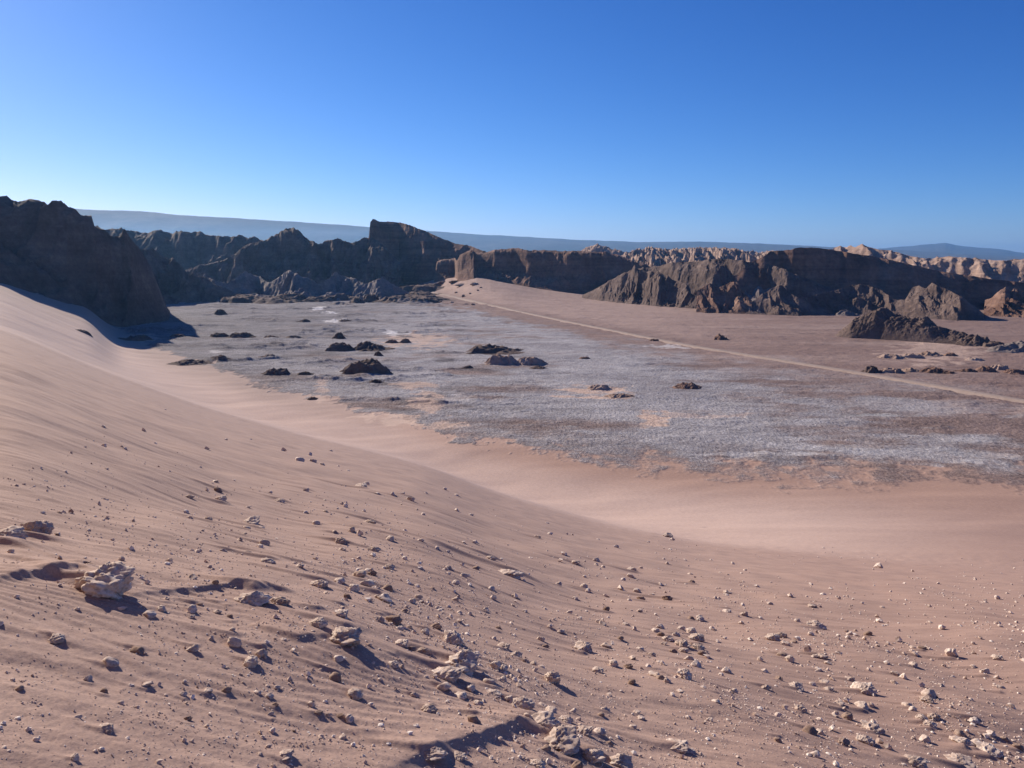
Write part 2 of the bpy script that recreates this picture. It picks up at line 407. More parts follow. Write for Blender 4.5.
# ------------------------------------------------------------------ where the stones lie
BIG = [
 # px, foot py, width, big prototype, height ratio, label
 (37, 533, 24, 1, 1.1, 'upright brown boulder near the left edge, higher than the big clod'),
 (6, 541, 34, 0, .8, 'pale flat-topped boulder cut by the left edge of the photo'),
 (104, 594, 46, 1, 1.15, 'largest rough clod in the left foreground with a black shadow on its right'),
 (80, 577, 22, 3, .75, 'brown lump leaning on the left end of the largest clod'),
 (57, 640, 13, 4, .7, 'pale flat stone alone on smooth sand below the largest clod'),
 (254, 602, 36, 2, .85, 'long crusty clod lying across the sand, left of the pale boulder pair'),
 (281, 604, 22, 5, .95, 'dark right end block of the long crusty clod'),
 (346, 642, 36, 4, .85, 'pale crusty boulder with a deep shadow on its right, middle left foreground'),
 (318, 625, 20, 0, .75, 'wedge-shaped brown stone touching the pale crusty boulder from the left'),
 (341, 615, 15, 6, .8, 'smooth light stone just above the pale crusty boulder'),
 (319, 586, 19, 3, .75, 'dark brown stone with a lit top above the pale boulders'),
 (268, 562, 16, 2, .6, 'pale and dark low stone above the long crusty clod'),
 (390, 569, 11, 6, 1.0, 'round pale stone with a thin shadow on clear sand left of centre'),
 (453, 642, 20, 4, 1.1, 'pale upright boulder at the top of the central rock pile'),
 (462, 668, 32, 1, .95, 'big brown boulder in the middle of the central rock pile'),
 (447, 676, 36, 5, .65, 'long dark slab at the foot of the central rock pile'),
 (401, 645, 16, 6, .75, 'pale grey stone left of the central rock pile'),
 (424, 652, 15, 3, .8, 'brown stone between the pale grey one and the central rock pile'),
 (393, 665, 11, 2, .9, 'light rounded stone below the pale grey one'),
 (429, 710, 17, 0, .9, 'split dark stone with a pale top in front of the dark slab'),
 (552, 682, 17, 4, 1.35, 'tall pale standing stone with a long black shadow right of centre'),
 (503, 648, 16, 6, .7, 'light stone with a dark left cap above the standing stone'),
 (516, 657, 12, 1, .8, 'tan stone just right of the light one with a dark cap'),
 (583, 650, 17, 1, .95, 'pale brown stone at the left end of a short row right of centre'),
 (597, 672, 12, 6, .9, 'pale stone right of the tall standing stone'),
 (494, 694, 20, 2, .5, 'low pale slab above the bottom shadow'),
 (521, 706, 26, 3, .7, 'cracked pale block at the top of the bottom rock pile'),
 (544, 728, 34, 0, .75, 'brown block at the middle of the bottom rock pile above the black shadow'),
 (562, 746, 36, 1, .75, 'large jagged block at the lower end of the bottom rock pile'),
 (583, 733, 22, 5, .8, 'tan block right of the bottom rock pile'),
 (594, 760, 22, 4, 1.0, 'pale knobbly boulder at the bottom edge of the photo'),
 (566, 722, 14, 6, .8, 'light stone behind the bottom rock pile'),
 (432, 755, 34, 2, .55, 'rough flat clod at the bottom edge with a black shadow beneath'),
 (457, 757, 18, 3, .5, 'thin brown clod touching the rough flat one on its right'),
 (538, 766, 16, 6, .7, 'small pale stone at the bottom edge in the shadow of the lip'),
 (620, 766, 22, 1, .9, 'crusty pale boulder half cut by the bottom edge'),
 (105, 730, 16, 2, .8, 'pale wedge stone with a black shadow in the bottom left sand'),
 (74, 759, 10, 0, .9, 'dark little stone close to the bottom left edge'),
 (286, 757, 16, 4, .7, 'pale stone with a lit top near the bottom edge, left of the lip'),
 (675, 748, 26, 6, .5, 'white sharp-edged slab at the bottom right of centre'),
 (689, 752, 12, 3, .5, 'dark stone at the right tip of the white slab'),
 (684, 678, 15, 6, 1.2, 'white upright stone with the longest black shadow, on the sand hump'),
 (697, 640, 16, 1, .8, 'brown stone at the top of the pile on the sand hump'),
 (682, 646, 14, 4, .9, 'tan stone in the pile on the sand hump'),
 (668, 640, 12, 2, .9, 'rough pale stone at the left of the pile on the sand hump'),
 (698, 649, 12, 6, .8, 'pale stone right in the pile on the sand hump'),
 (599, 670, 9, 0, 1.0, 'tiny stone hiding behind the pale one right of the standing stone'),
 (652, 656, 9, 5, 1., 'rounded pale stone left of the pile on the sand hump'),
 (773, 640, 14, 1, .9, 'dark brown stone, left one of a pair right of the sand hump'),
 (781, 637, 12, 3, .9, 'dark brown stone, right one of a pair right of the sand hump'),
 (816, 628, 18, 5, .8, 'lumpy pale stone standing out on the upper right slope'),
 (863, 692, 20, 6, .95, 'white boulder with a long shadow on the right slope'),
 (873, 731, 18, 4, .75, 'white knobbly stone above a dark one at bottom right'),
 (865, 742, 16, 3, .8, 'dark stone below the white knobbly one at bottom right'),
 (801, 711, 11, 4, 1.0, 'pale stone with a black shadow on the right slope, left of the white boulder'),
 (796, 689, 13, 1, .7, 'brown flat stone left of the white boulder on the right slope'),
 (928, 702, 12, 6, .8, 'light flat stone on the right slope, below a long thin pale one'),
 (934, 718, 12, 3, .9, 'dark stone paired with a round pale one near the right edge'),
 (930, 726, 11, 5, .9, 'dark squat stone in the trio near the right edge'),
 (922, 720, 11, 0, .9, 'left stone of the trio near the right edge'),
 (997, 659, 9, 6, .9, 'white stone standing alone near the right edge'),
 (964, 744, 20, 2, .7, 'broad brown stone in the bottom right corner area'),
 (989, 752, 18, 4, .6, 'pale stone with a long shadow in the bottom right corner area'),
 (914, 764, 24, 5, .6, 'dark crusty clod at the bottom edge on the right'),
 (960, 765, 22, 1, .5, 'row-like crusty clod at the bottom edge near the right corner'),
 (668, 537, 10, 1, .8, 'dark red lone stone high on the smooth sand'),
 (510, 575, 30, 3, .45, 'long dark clod half buried in a drift in the upper middle'),
 (491, 559, 12, 0, .8, 'dark stone with a tail, above the half-buried clod'),
 (575, 564, 10, 6, .9, 'white stone with a small shadow in the upper middle'),
 (374, 551, 14, 5, .8, 'grey stone with a long shadow in the upper left middle'),
 (341, 543, 12, 4, 1.0, 'pale round stone in the upper left slope'),
 (252, 523, 16, 1, .65, 'dark stone with a lit top on the upper left slope'),
 (208, 520, 10, 3, .9, 'dark leaning stone at the left of the upper slope'),
 (220, 500, 14, 0, .7, 'brown clod on the upper left slope above the leaning stone'),
 (280, 502, 12, 5, .6, 'dark low stone at the top of the stony slope'),
 (370, 523, 15, 3, .6, 'black-shadowed low stone on the upper slope left of centre'),
 (361, 488, 14, 1, .6, 'dark clod at the end of a long drift line high on the slope'),
]
FIX = {
 'upper': [(103, 428, 5), (143, 430, 4), (165, 410, 3), (206, 447, 4), (310, 455, 6), (283, 451, 5), (299, 461, 10), (312, 462, 9), (322, 465, 7), (331, 451, 4), (338, 466, 4), (306, 491, 8), (190, 498, 10), (270, 494, 7), (215, 484, 6),
           (334, 533, 6), (262, 529, 7), (247, 529, 8), (244, 535, 7), (264, 545, 11), (223, 551, 8), (247, 553, 9), (300, 567, 10), (316, 524, 8), (377, 494, 6), (393, 497, 6), (366, 485, 8), (348, 472, 4), (342, 505, 5), (352, 531, 7), (343, 550, 9), (391, 540, 9),
           (325, 515, 5), (305, 514, 6), (218, 491, 9), (155, 441, 4), (125, 450, 4), (250, 440, 4), (226, 440, 3), (200, 470, 5), (185, 508, 6), (190, 517, 6)],
 'left': [(63, 509, 5), (132, 553, 6), (165, 546, 4), (193, 578, 11), (215, 583, 7), (192, 611, 10), (217, 613, 9), (232, 632, 11), (191, 618, 9), (229, 617, 8), (138, 651, 15), (150, 616, 12), (164, 611, 9), (110, 666, 16), (193, 650, 13), (232, 645, 15), (252, 666, 14), (262, 656, 12),
          (146, 686, 11), (130, 682, 6), (104, 692, 8), (88, 680, 8), (207, 692, 9), (225, 693, 11), (120, 700, 6), (165, 691, 6), (183, 695, 7), (78, 719, 8), (188, 720, 8), (207, 727, 7), (20, 689, 7), (17, 717, 5), (95, 750, 4), (270, 697, 8), (275, 706, 9), (311, 705, 11), (355, 695, 17), (335, 678, 13), (338, 660, 10), (276, 688, 7),
          (240, 676, 6), (271, 715, 7), (318, 714, 10), (350, 720, 9), (341, 717, 9), (328, 716, 7), (343, 738, 8), (353, 743, 6), (380, 727, 6), (366, 731, 4), (325, 701, 5), (200, 605, 7), (210, 573, 6)],
 'cluster': [(360, 578, 16), (366, 586, 15), (372, 575, 10), (352, 590, 11), (340, 583, 12), (387, 590, 12), (384, 600, 17), (378, 598, 9), (347, 598, 9), (393, 622, 18), (380, 621, 12), (405, 612, 8), (412, 603, 8), (400, 630, 9), (425, 633, 9), (437, 628, 13), (418, 598, 9), (409, 583, 6), (432, 589, 7), (420, 574, 7),
             (412, 650, 10), (424, 662, 9), (443, 690, 14), (460, 697, 14), (470, 690, 10), (488, 683, 13), (484, 676, 10), (478, 704, 10), (474, 722, 14), (414, 696, 9), (495, 668, 12), (505, 670, 8), (503, 680, 9), (525, 662, 8), (533, 664, 9), (509, 700, 10), (551, 712, 12), (573, 712, 9), (600, 735, 14), (608, 745, 12), (528, 718, 10),
             (546, 750, 13), (577, 768, 14), (410, 740, 7), (486, 610, 8), (505, 645, 6), (540, 640, 9), (545, 647, 9), (492, 590, 8), (455, 600, 8), (470, 612, 6), (512, 605, 6), (454, 622, 6), (448, 604, 6), (498, 628, 8)],
 'middle': [(402, 497, 6), (410, 500, 10), (445, 490, 5), (457, 496, 6), (471, 515, 7), (426, 495, 5), (405, 534, 7), (421, 541, 8), (463, 545, 5), (475, 545, 6), (467, 541, 4), (457, 512, 6), (551, 509, 4), (547, 523, 5), (538, 538, 8), (550, 535, 6), (564, 556, 7), (596, 561, 8), (632, 570, 10), (606, 611, 9), (558, 585, 9), (585, 588, 8), (530, 558, 7),
            (630, 577, 8), (620, 590, 7), (637, 592, 8), (605, 595, 6), (588, 590, 7), (575, 598, 7), (641, 600, 10), (652, 596, 5), (690, 574, 7), (692, 583, 9), (667, 600, 12), (660, 583, 7), (545, 608, 6), (570, 614, 8), (560, 632, 9), (602, 624, 9), (626, 625, 8), (580, 640, 6), (640, 650, 8), (515, 596, 7), (525, 612, 6), (476, 569, 9), (464, 577, 9), (448, 569, 8), (456, 584, 9), (437, 553, 6),
            (727, 593, 8), (715, 600, 6), (670, 550, 4), (685, 560, 4), (711, 560, 4), (745, 570, 5), (704, 528, 4), (616, 548, 5), (598, 540, 4)],
 'hump': [(655, 632, 9), (661, 636, 9), (676, 636, 9), (690, 634, 11), (684, 652, 11), (703, 655, 9), (673, 652, 8), (688, 661, 12), (696, 666, 11), (707, 660, 7), (664, 645, 8), (726, 672, 10), (733, 692, 9), (716, 702, 8), (655, 676, 12), (661, 679, 9), (667, 682, 8), (629, 668, 10), (612, 665, 10), (632, 660, 7), (606, 647, 11), (620, 640, 8), (632, 684, 9), (633, 688, 6), (637, 713, 8), (641, 719, 8),
          (605, 711, 11), (601, 716, 8), (633, 728, 8), (710, 721, 8), (700, 620, 9), (682, 630, 9), (727, 612, 9), (744, 615, 9), (712, 628, 7), (691, 620, 8), (750, 640, 6), (718, 641, 6), (660, 628, 9), (741, 625, 6)],
 'right': [(786, 645, 9), (794, 643, 9), (782, 656, 12), (790, 661, 9), (765, 672, 7), (779, 680, 9), (765, 688, 9), (778, 742, 9), (760, 714, 6), (797, 641, 6), (808, 652, 7), (815, 657, 8), (822, 658, 11), (828, 664, 8), (818, 672, 7), (812, 683, 7), (825, 684, 10), (829, 690, 10), (849, 680, 11), (862, 707, 12), (846, 718, 11), (840, 705, 9), (835, 712, 7), (810, 733, 15), (819, 733, 9), (843, 743, 12), (815, 756, 11), (798, 755, 7),
           (838, 655, 6), (850, 635, 8), (868, 635, 9), (848, 640, 6), (838, 638, 5), (887, 650, 5), (899, 640, 6), (886, 665, 6), (915, 652, 7), (913, 666, 8), (922, 649, 9), (950, 656, 11), (953, 672, 5), (973, 665, 7), (985, 673, 9), (1000, 688, 8), (1011, 705, 6), (895, 675, 9), (904, 680, 7), (930, 697, 14), (912, 710, 8), (907, 706, 9), (941, 686, 5), (970, 704, 6), (973, 722, 11), (975, 745, 12), (960, 735, 9), (990, 735, 8), (1005, 740, 8), (1017, 748, 10),
           (880, 620, 7), (890, 600, 4), (920, 595, 5), (862, 605, 4), (930, 620, 4), (960, 625, 5), (980, 640, 5), (1000, 628, 5), (1010, 641, 4), (790, 600, 7), (785, 595, 5), (812, 607, 9), (797, 622, 6), (830, 590, 4), (905, 585, 3), (760, 620, 6), (770, 605, 5), (924, 741, 10), (888, 750, 7), (1010, 612, 4), (757, 588, 6)],
}
# ------------------------------------------------------------------ the ground sheet
us = np.concatenate([np.linspace(-2.0, -0.80, 60, endpoint=False), np.linspace(-0.80, 0.80, 1250), np.linspace(0.80, 2.0, 61)[1:]])
Ya = np.exp(np.concatenate([np.linspace(math.log(0.5), math.log(2.2), 40, endpoint=False),
                            np.linspace(math.log(2.2), math.log(30), 900, endpoint=False),
                            np.linspace(math.log(30), math.log(160), 140, endpoint=False),
                            np.linspace(math.log(160), math.log(520), 520, endpoint=False),
                            np.linspace(math.log(520), math.log(1300), 260, endpoint=False),
                            np.linspace(math.log(1300), math.log(90000), 90)]))
U, YY = np.meshgrid(us, Ya)
XX = U * YY
ZZ = ground(XX, YY)
# little tails of drifted sand on the windward side of the stones
def drift(px, py, w, ratio):
    x, y = cast(px, py); W = w / F * math.sqrt(x * x + y * y * 1.2)
    L = W * ratio * (0.7 + 0.6 * ((px * 7 + py * 13) % 10) / 10)
    y0, y1 = y - L * 0.4 - 2 * W, y + L * 0.4 + 2 * W
    if y0 < 0.6: return
    r0, r1 = np.searchsorted(Ya, [y0, y1]); ua, ub = (x - L * 1.1) / y1, (x + 2 * W) / y0
    ua, ub = min((x - L * 1.1) / y0, ua), max((x + 2 * W) / y1, ub)
    c0, c1 = np.searchsorted(us, [ua, ub])
    if r1 <= r0 or c1 <= c0: return
    dx = XX[r0:r1, c0:c1] - x; dy = YY[r0:r1, c0:c1] - y
    ang = 0.10 + 0.15 * (((px * 3 + py) % 7) / 7 - .5)
    a = -dx * math.cos(ang) + dy * math.sin(ang); b_ = dx * math.sin(ang) + dy * math.cos(ang)
    b_ = b_ + 0.10 * W * np.sin(a / L * 5)
    t = np.clip(a / L, -0.3, 1)
    env = np.where(t < 0, smooth(-0.2, 0, t), (1 - t) ** 1.3)
    wd = W * (0.55 - 0.25 * np.clip(t, 0, 1))
    sec = np.where(b_ > 0, np.exp(-(b_ / wd) ** 2), np.exp(-(b_ / (wd * 0.40)) ** 2))
    sc = -0.12 * np.exp(-((b_ + wd * .9) / (wd * .7)) ** 2)
    ZZ[r0:r1, c0:c1] += 0.19 * W * env * (sec + sc)
for g_, l_ in FIX.items():
    for (px, py, w) in l_: drift(px, py, w, {'upper': 9, 'middle': 6, 'left': 3.0}.get(g_, 4.0))
for (px, py, w, k, hr, lb) in BIG: drift(px, py, w, 7 if py < 590 else 2.6)
Vf = np.stack([XX, YY, ZZ], -1).reshape(-1, 3)
# behind the viewer and to the sides
nb = 60
bx = np.linspace(-1, 1, nb) ** 3 * 60 + 0.0; by = 0.5 - (np.linspace(0, 1, nb) ** 2) * 60
faces = grid_faces(len(Ya), len(us))
n0 = len(Vf)
# columns of the back patch use the same X as the first row so that they join up
bx = us * 0.5
scale_out = 1 + (0.5 - by)[:, None] * 1.0
BX = bx[None, :] * scale_out; BY = by[:, None] + 0 * BX
BZ = ground(BX, BY)
Vb = np.stack([BX, BY, BZ], -1)[::-1].reshape(-1, 3)
fb = grid_faces(nb, len(us), n0)
Vall = np.concatenate([Vf, Vb]); Fall = np.concatenate([faces, fb])
Vall_ = Vall
og = mesh_obj('ground', Vall, Fall, [M_ground]); og['kind'] = 'structure'

# where the different soils lie, with some slope shade and blown dust in the tint
def soils(X, Y):
    u = np.clip(X / np.maximum(Y, .5), -2.1, 2.1); Yc = np.maximum(Y, 0.5)
    Ys = T_Ys(u); Ye = T_Ye(u)
    lY = np.log(Yc)
    wob = 0.10 * fbm(X / 30, Y / 30, 5, 0.6, seed=100) + 0.03 * fbm(X / 5, Y / 5, 3, 0.6, seed=104)
    sw = smooth(-0.1, 0.4, u)
    sd_ = lY - np.log(Ys) + wob * (0.45 + 0.9 * sw) + 0.05 * fbm(X / 9, Y / 14, 4, .65, seed=108)
    inpan = smooth(-0.012 - 0.05 * sw, 0.02 + 0.07 * sw, sd_)
    inpan *= smooth(-0.575, -0.53, u + 0.06 * wob)
    # far edge of the grey pan
    fe = [(100, 262), (300, 288), (400, 297), (440, 305), (500, 319), (560, 333), (620, 348), (700, 366), (800, 384), (900, 398), (1024, 424), (1300, 450)]
    fu, fv = uv([p[0] for p in fe], [p[1] for p in fe]); fY = -FLOOR / np.array(fv)
    T_f = np.log(np.interp(u, fu, fY))
    wide = np.interp(u, [-0.6, 0, 0.3, 0.7], [0.05, 0.07, 0.22, 0.35])
    pan = inpan * smooth(wide, -wide * 0.6, lY - T_f + wob * 1.2)
    P, Q = pix(u, -FLOOR / Yc)
    sand_near = np.array([.405, .278, .226]); sand_strip = np.array([.545, .395, .325]); sand_red = np.array([.425, .272, .205])
    plain = np.array([.270, .185, .155]); pang = np.array([.405, .385, .385]); panb = np.array([.27, .20, .175])
    def L(a, b, w): return a + (b - a) * w[..., None]
    c = np.broadcast_to(sand_near, X.shape + (3,)).copy()
    R = np.hypot(X, Y)
    c = L(c, np.array([.37, .243, .195]), smooth(0.05, 0.6, u) * 0.8)  # grazing shade of the slope tilting away from the sun, put into the tint
    st = smooth(0.45, 1.05, Y / Ye + 0.08 * fbm(X / 40, Y / 20, 3, seed=120)) * smooth(0.75, 0.30, u)
    c = L(c, sand_strip, st)  # paler sand colour stands in for dust blowing along the dune foot
    tt = (Y - Ye) / (Ys - Ye)
    redz = smooth(0.25, 0.85, tt + 0.4 * wob)
    c = L(c, sand_red, redz * smooth(-0.45, 0.15, u))
    c = L(c, np.array([.36, .26, .215]), redz * smooth(-0.1, -0.4, u) * 0.8)
    # plain beyond the shoreline
    streak = fbm(X / 220, Y / 60, 5, 0.6, seed=130)
    pl = L(np.broadcast_to(plain, X.shape + (3,)).copy(), np.array([.345, .25, .21]), smooth(-0.1, 0.8, streak))
    # sand ramp below the amphitheatre wall, between it and the road
    rd = [(380, 289), (430, 294), (500, 309), (560, 320), (620, 331), (700, 346), (800, 362), (900, 378), (1024, 400)]
    ru, rv = uv([p[0] for p in rd], [p[1] for p in rd]); T_r = np.interp(u, ru, np.log(-FLOOR / np.array(rv)))
    ramp_ = smooth(0.0, 0.12, lY - T_r) * smooth(-0.17, -0.12, u) * smooth(0.42, 0.1, u)
    pl = L(pl, np.array([.40, .285, .235]), ramp_)
    c = L(c, pl, inpan)
    pc = L(np.broadcast_to(pang, X.shape + (3,)).copy(), panb, smooth(0.0, 0.55, 0.8 * fbm(X / 90, Y / 45, 5, 0.6, seed=140) + smooth(0.25, 0.75, u) * 0.5))
    pc = L(pc, np.array([.235, .165, .135]), smooth(0.16, 0.0, sd_) * (0.25 + 0.25 * sw))
    pc = L(pc, np.array([.19, .175, .18]), smooth(-30, -260, X) * 0.75)
    pc = L(pc, np.array([.44, .42, .41]), smooth(0.35, 0.8, fbm(X / 55, Y / 16, 5, 0.6, seed=144)) * smooth(-.3, 0.1, u))
    dk = smooth(0.1, 0.6, fbm(X / 50, Y / 28, 5, 0.6, seed=147)) * smooth(60, -60, X)
    pc = L(pc, np.array([.17, .15, .15]), dk * .75)
    c = L(c, pc, pan)
    # named patches: pixel centre, half sizes, colour, strength, ragged
    w1 = fbm(X / 12, Y / 12, 5, 0.65, seed=150); w2 = ridged(X / 22, Y / 22, 4, seed=155)
    tan = np.array([.60, .44, .345]); wht = np.array([.72, .69, .66])
    for (px, py, rx, ry, cc, s) in [(592, 392, 40, 9, tan, 1), (652, 419, 16, 10, tan, 1), (415, 385, 30, 5, tan, .9), (424, 405, 18, 14, tan, .9), (400, 418, 45, 5, tan, 1),
                                    (445, 424, 30, 6, tan, .9), (418, 341, 42, 8, tan, .8), (396, 333, 12, 3, wht, 1), (318, 309, 9, 1.3, wht, 1), (329, 313, 9, 1.2, wht, 1), (335, 321.5, 17, 1.2, wht, 1), 
                                    (215, 352, 9, 2, wht, .5), (150, 338, 16, 4, tan, .8), (190, 296, 24, 2.2, wht, .7), (180, 288, 16, 1.5, wht, .5), (322, 390, 8, 12, tan, .7), (955, 463, 30, 4, wht, .4), (1010, 455, 30, 4, wht, .35),
                                    (880, 452, 40, 3, wht, .25), (830, 447, 50, 3, wht, .25), (940, 438, 60, 5, wht, .25), (665, 347, 22, 2.5, wht, .6), (760, 454, 60, 2.5, wht, .5), (940, 352, 55, 14, tan, .6), (700, 415, 60, 3, tan, .5)]:
        e = ((P - px) / rx) ** 2 + ((Q - py) / ry) ** 2
        m = smooth(1.15, 0.35, e + w1 * 1.3 + (0.5 - w2) * 1.3) * s * (Y > 150)
        c = L(c, cc, m)
        pan = pan * (1 - 0.85 * m)
    # fine veins of salt along cracks
    vein = smooth(0.72, 0.9, ridged(X / 55, Y / 38, 4, seed=160)) * inpan * smooth(0.1, -0.1, u) * 0.35
    c = L(c, np.array([.5, .45, .42]), vein)
    mask = np.stack([np.clip(pan + 0.55 * inpan * (1 - pan), 0, 1), inpan, 0 * pan], -1)
    return c, mask
cc, mk = soils(Vall[:, 0].astype(float), Vall[:, 1].astype(float))
attr(og.data, 'tint', cc); attr(og.data, 'mask', mk)

# ------------------------------------------------------------------ the dirt road
road_px = [(1500, 476), (1250, 437), (1150, 422), (1024, 402), (960, 391), (900, 380.5), (800, 364), (700, 348), (660, 340.5), (620, 332.5), (560, 320.5), (520, 312), (480, 303.5), (450, 297), (425, 292), (400, 288.5), (380, 286.5)]
rp = np.array([floor_pt(*p) for p in road_px])
tt = np.linspace(0, len(rp) - 1, 700)
rx = np.interp(tt, np.arange(len(rp)), rp[:, 0]); ry = np.interp(tt, np.arange(len(rp)), rp[:, 1])
k = np.hanning(41); k /= k.sum()
rx = np.convolve(np.pad(rx, 20, mode='edge'), k, 'valid'); ry = np.convolve(np.pad(ry, 20, mode='edge'), k, 'valid')
dx, dy = np.gradient(rx), np.gradient(ry); L_ = np.hypot(dx, dy); nx, ny = -dy / L_, dx / L_
offs = np.array([-4.3, -2.9, -1.0, 1.0, 2.9, 4.3]); hs = np.array([-1.0, .75, .68, .68, .75, -1.0])
wj = (1 + 0.3 * gnoise(tt * 0.5, tt * 0, 5))[:, None]
RX = rx[:, None] + nx[:, None] * offs * wj[:, None]; RY = ry[:, None] + ny[:, None] * offs * wj[:, None]
RZ = ground(rx, ry)[:, None] * 0 + base_ground(RX, RY) + hs + 0.1
orr = mesh_obj('road', np.stack([RX, RY, RZ], -1).reshape(-1, 3), grid_faces(len(tt), 6), [M_road]); orr['kind'] = 'structure'

# ------------------------------------------------------------------ ridges
def tab(lst, width=0.0):
    a = np.array(lst, float); u, v = uv(a[:, 0], a[:, 1]); return u, v, a
def ridge(name, crest, foot, back=200, n=(420, 110), mat=M_red, seed=0, cliff=0.5, gully=12.0, gw=28.0, amp=14.0, fine=3.0, stretch=2.6, crest_n=1.0, shelf=None, run=None, base_h=0.0):
    """crest: (px, py, depth in m); foot: (px, depth in m) - a mountain ridge standing on the floor"""
    a = np.array(crest, float); cu, cv = uv(a[:, 0], a[:, 1])
    f = np.array(foot, float); fu, _ = uv(f[:, 0], np.full(len(f), 290.0))
    U = np.linspace(cu[0], cu[-1], n[0])
    Yc = np.interp(U, cu, a[:, 2]); Vc = np.interp(U, cu, cv)
    Yf = np.interp(U, fu, f[:, 1])
    Yc = np.maximum(Yc + 10 * crest_n * fbm(U * 30, U * 0, 3, seed=seed), Yf + 8)
    if run:
        h_ = np.maximum(-Vc * Yf - FLOOR - base_h, 12)
        Yc = Yf + run * h_ / np.maximum(1 + run * Vc, .5) * (1 + 0.25 * fbm(U * 25, U * 0 + 3, 3, seed=seed))
    zc = -Vc * Yc
    nf = int(n[1] * 0.75); nbk = n[1] - nf
    t = np.concatenate([np.linspace(0, 1, nf), 1 + np.linspace(0, 1, nbk + 1)[1:]])
    T, UU = np.meshgrid(t, U, indexing='ij')
    YF = Yf[None, :] - 12; YC = Yc[None, :]; ZC = zc[None, :]
    Yp = np.where(T <= 1, YF + (YC - YF) * T, YC + (T - 1) * back)
    Xp = UU * YC + (UU * Yp - UU * YC) * 1.0
    base = np.minimum(base_ground(Xp, Yp), FLOOR + 60) - 1.5 + base_h
    # warped gullies
    wx = Xp + 14 * fbm(Xp / 60, Yp / 60, 3, seed=seed + 1); wy = Yp + 14 * fbm(Xp / 60, Yp / 60, 3, seed=seed + 2)
    tw = np.clip(T + 0.22 * (fbm(wx / (gw * 1.6), wy / (gw * 4), 3, seed=seed + 3)) * np.sin(np.clip(T, 0, 1) * np.pi), 0, 2)
    lo = np.clip(tw, 0, 1)
    p = (1 - cliff) * lo ** 1.1 + cliff * (0.32 * smooth(0, 0.6, lo) + 0.68 * smooth(0.52, 0.9, lo))
    if shelf: p = shelf(lo, UU, p)
    pb = np.clip(1 - (T - 1), 0, 1)
    prof = np.where(T <= 1, p, pb ** 1.3)
    Z = base + (ZC - base) * prof
    env = np.sin(np.clip(T, 0, 1) * np.pi * 0.93) ** 0.8 * np.where(T <= 1, 1, 0.25) + 0.0
    env = np.where(T > 1, 0.35 * np.sin(np.clip(T - 1, 0, 1) * np.pi), env)
    hgt = np.clip((ZC - base) / 60, 0.12, 1.6)
    g = ridged(wx / gw, wy / (gw * stretch), 5, 0.52, seed=seed + 4) - 0.45
    Z = Z + env * hgt * (gully * g * 1.6 + amp * 0.6 * fbm(wx / (gw * 2.5), wy / (gw * 2.5), 4, seed=seed + 9))
    cr = 1 - np.abs(T - 1) / 0.12; cr = np.clip(cr, 0, 1)
    ff = fine * (fbm(Xp / 9, Yp / 14, 5, 0.62, seed=seed + 12) + 0.7 * (ridged(Xp / 14, Yp / 30, 3, seed=seed + 14) - .4))
    Z = Z + ff * (np.clip(env * 1.4, 0, 1) * 0.9 + 0.35 * cr * crest_n) * np.clip(hgt * 1.5, .2, 1)
    Z = np.where(T < 0.02, base - 2, Z)
    o = mesh_obj(name, np.stack([Xp, Yp, Z], -1).reshape(-1, 3), grid_faces(len(t), n[0]), [mat])
    o['kind'] = 'structure'
    return o

# far plateau and volcano
def far_range(name, crest, Yd, seed, mat=M_far):
    a = np.array(crest, float); cu, cv = uv(a[:, 0], a[:, 1])
    U = np.linspace(cu[0], cu[-1], 600); Vc = np.interp(U, cu, cv)
    Vc = Vc - 0.0006 * fbm(U * 40, U * 0, 5, 0.6, seed=seed)
    t = np.linspace(0, 1.4, 50)
    T, UU = np.meshgrid(t, U, indexing='ij')
    Y = Yd * (0.62 + 0.38 * np.minimum(T, 1)) + np.maximum(T - 1, 0) * Yd * 0.3
    X = UU * Y
    top = -Vc[None, :] * Yd
    P = np.where(T <= 1, smooth(0, 1, T) * 0.55 + 0.45 * T ** 2.2, 1 - (T - 1) * 1.0)
    Z = (FLOOR - 30) + (top - FLOOR + 30) * P + 110 * (ridged(X / 2600, Y / 5200, 5, seed=seed + 3) - .45) * np.sin(np.clip(T, 0, 1) * np.pi) ** 1.2
    o = mesh_obj(name, np.stack([X, Y, Z], -1).reshape(-1, 3), grid_faces(len(t), 600), [mat]); o['kind'] = 'structure'
far_range('far_plateau', [(-500, 175), (-200, 192), (0, 204), (95, 210), (140, 211), (180, 215), (250, 219), (330, 224), (370, 227), (430, 231), (480, 234.5), (530, 237), (570, 239.5), (640, 242), (700, 241.5), (760, 243.5), (830, 247), (900, 250), (1024, 257), (1200, 262)], 24000, 500)
far_range('far_mountain', [(800, 259), (860, 250.5), (885, 248), (905, 246.5), (925, 244.5), (946, 243), (955, 245), (970, 247), (990, 248), (1010, 250.5), (1024, 253), (1060, 257), (1150, 262)], 32000, 520)

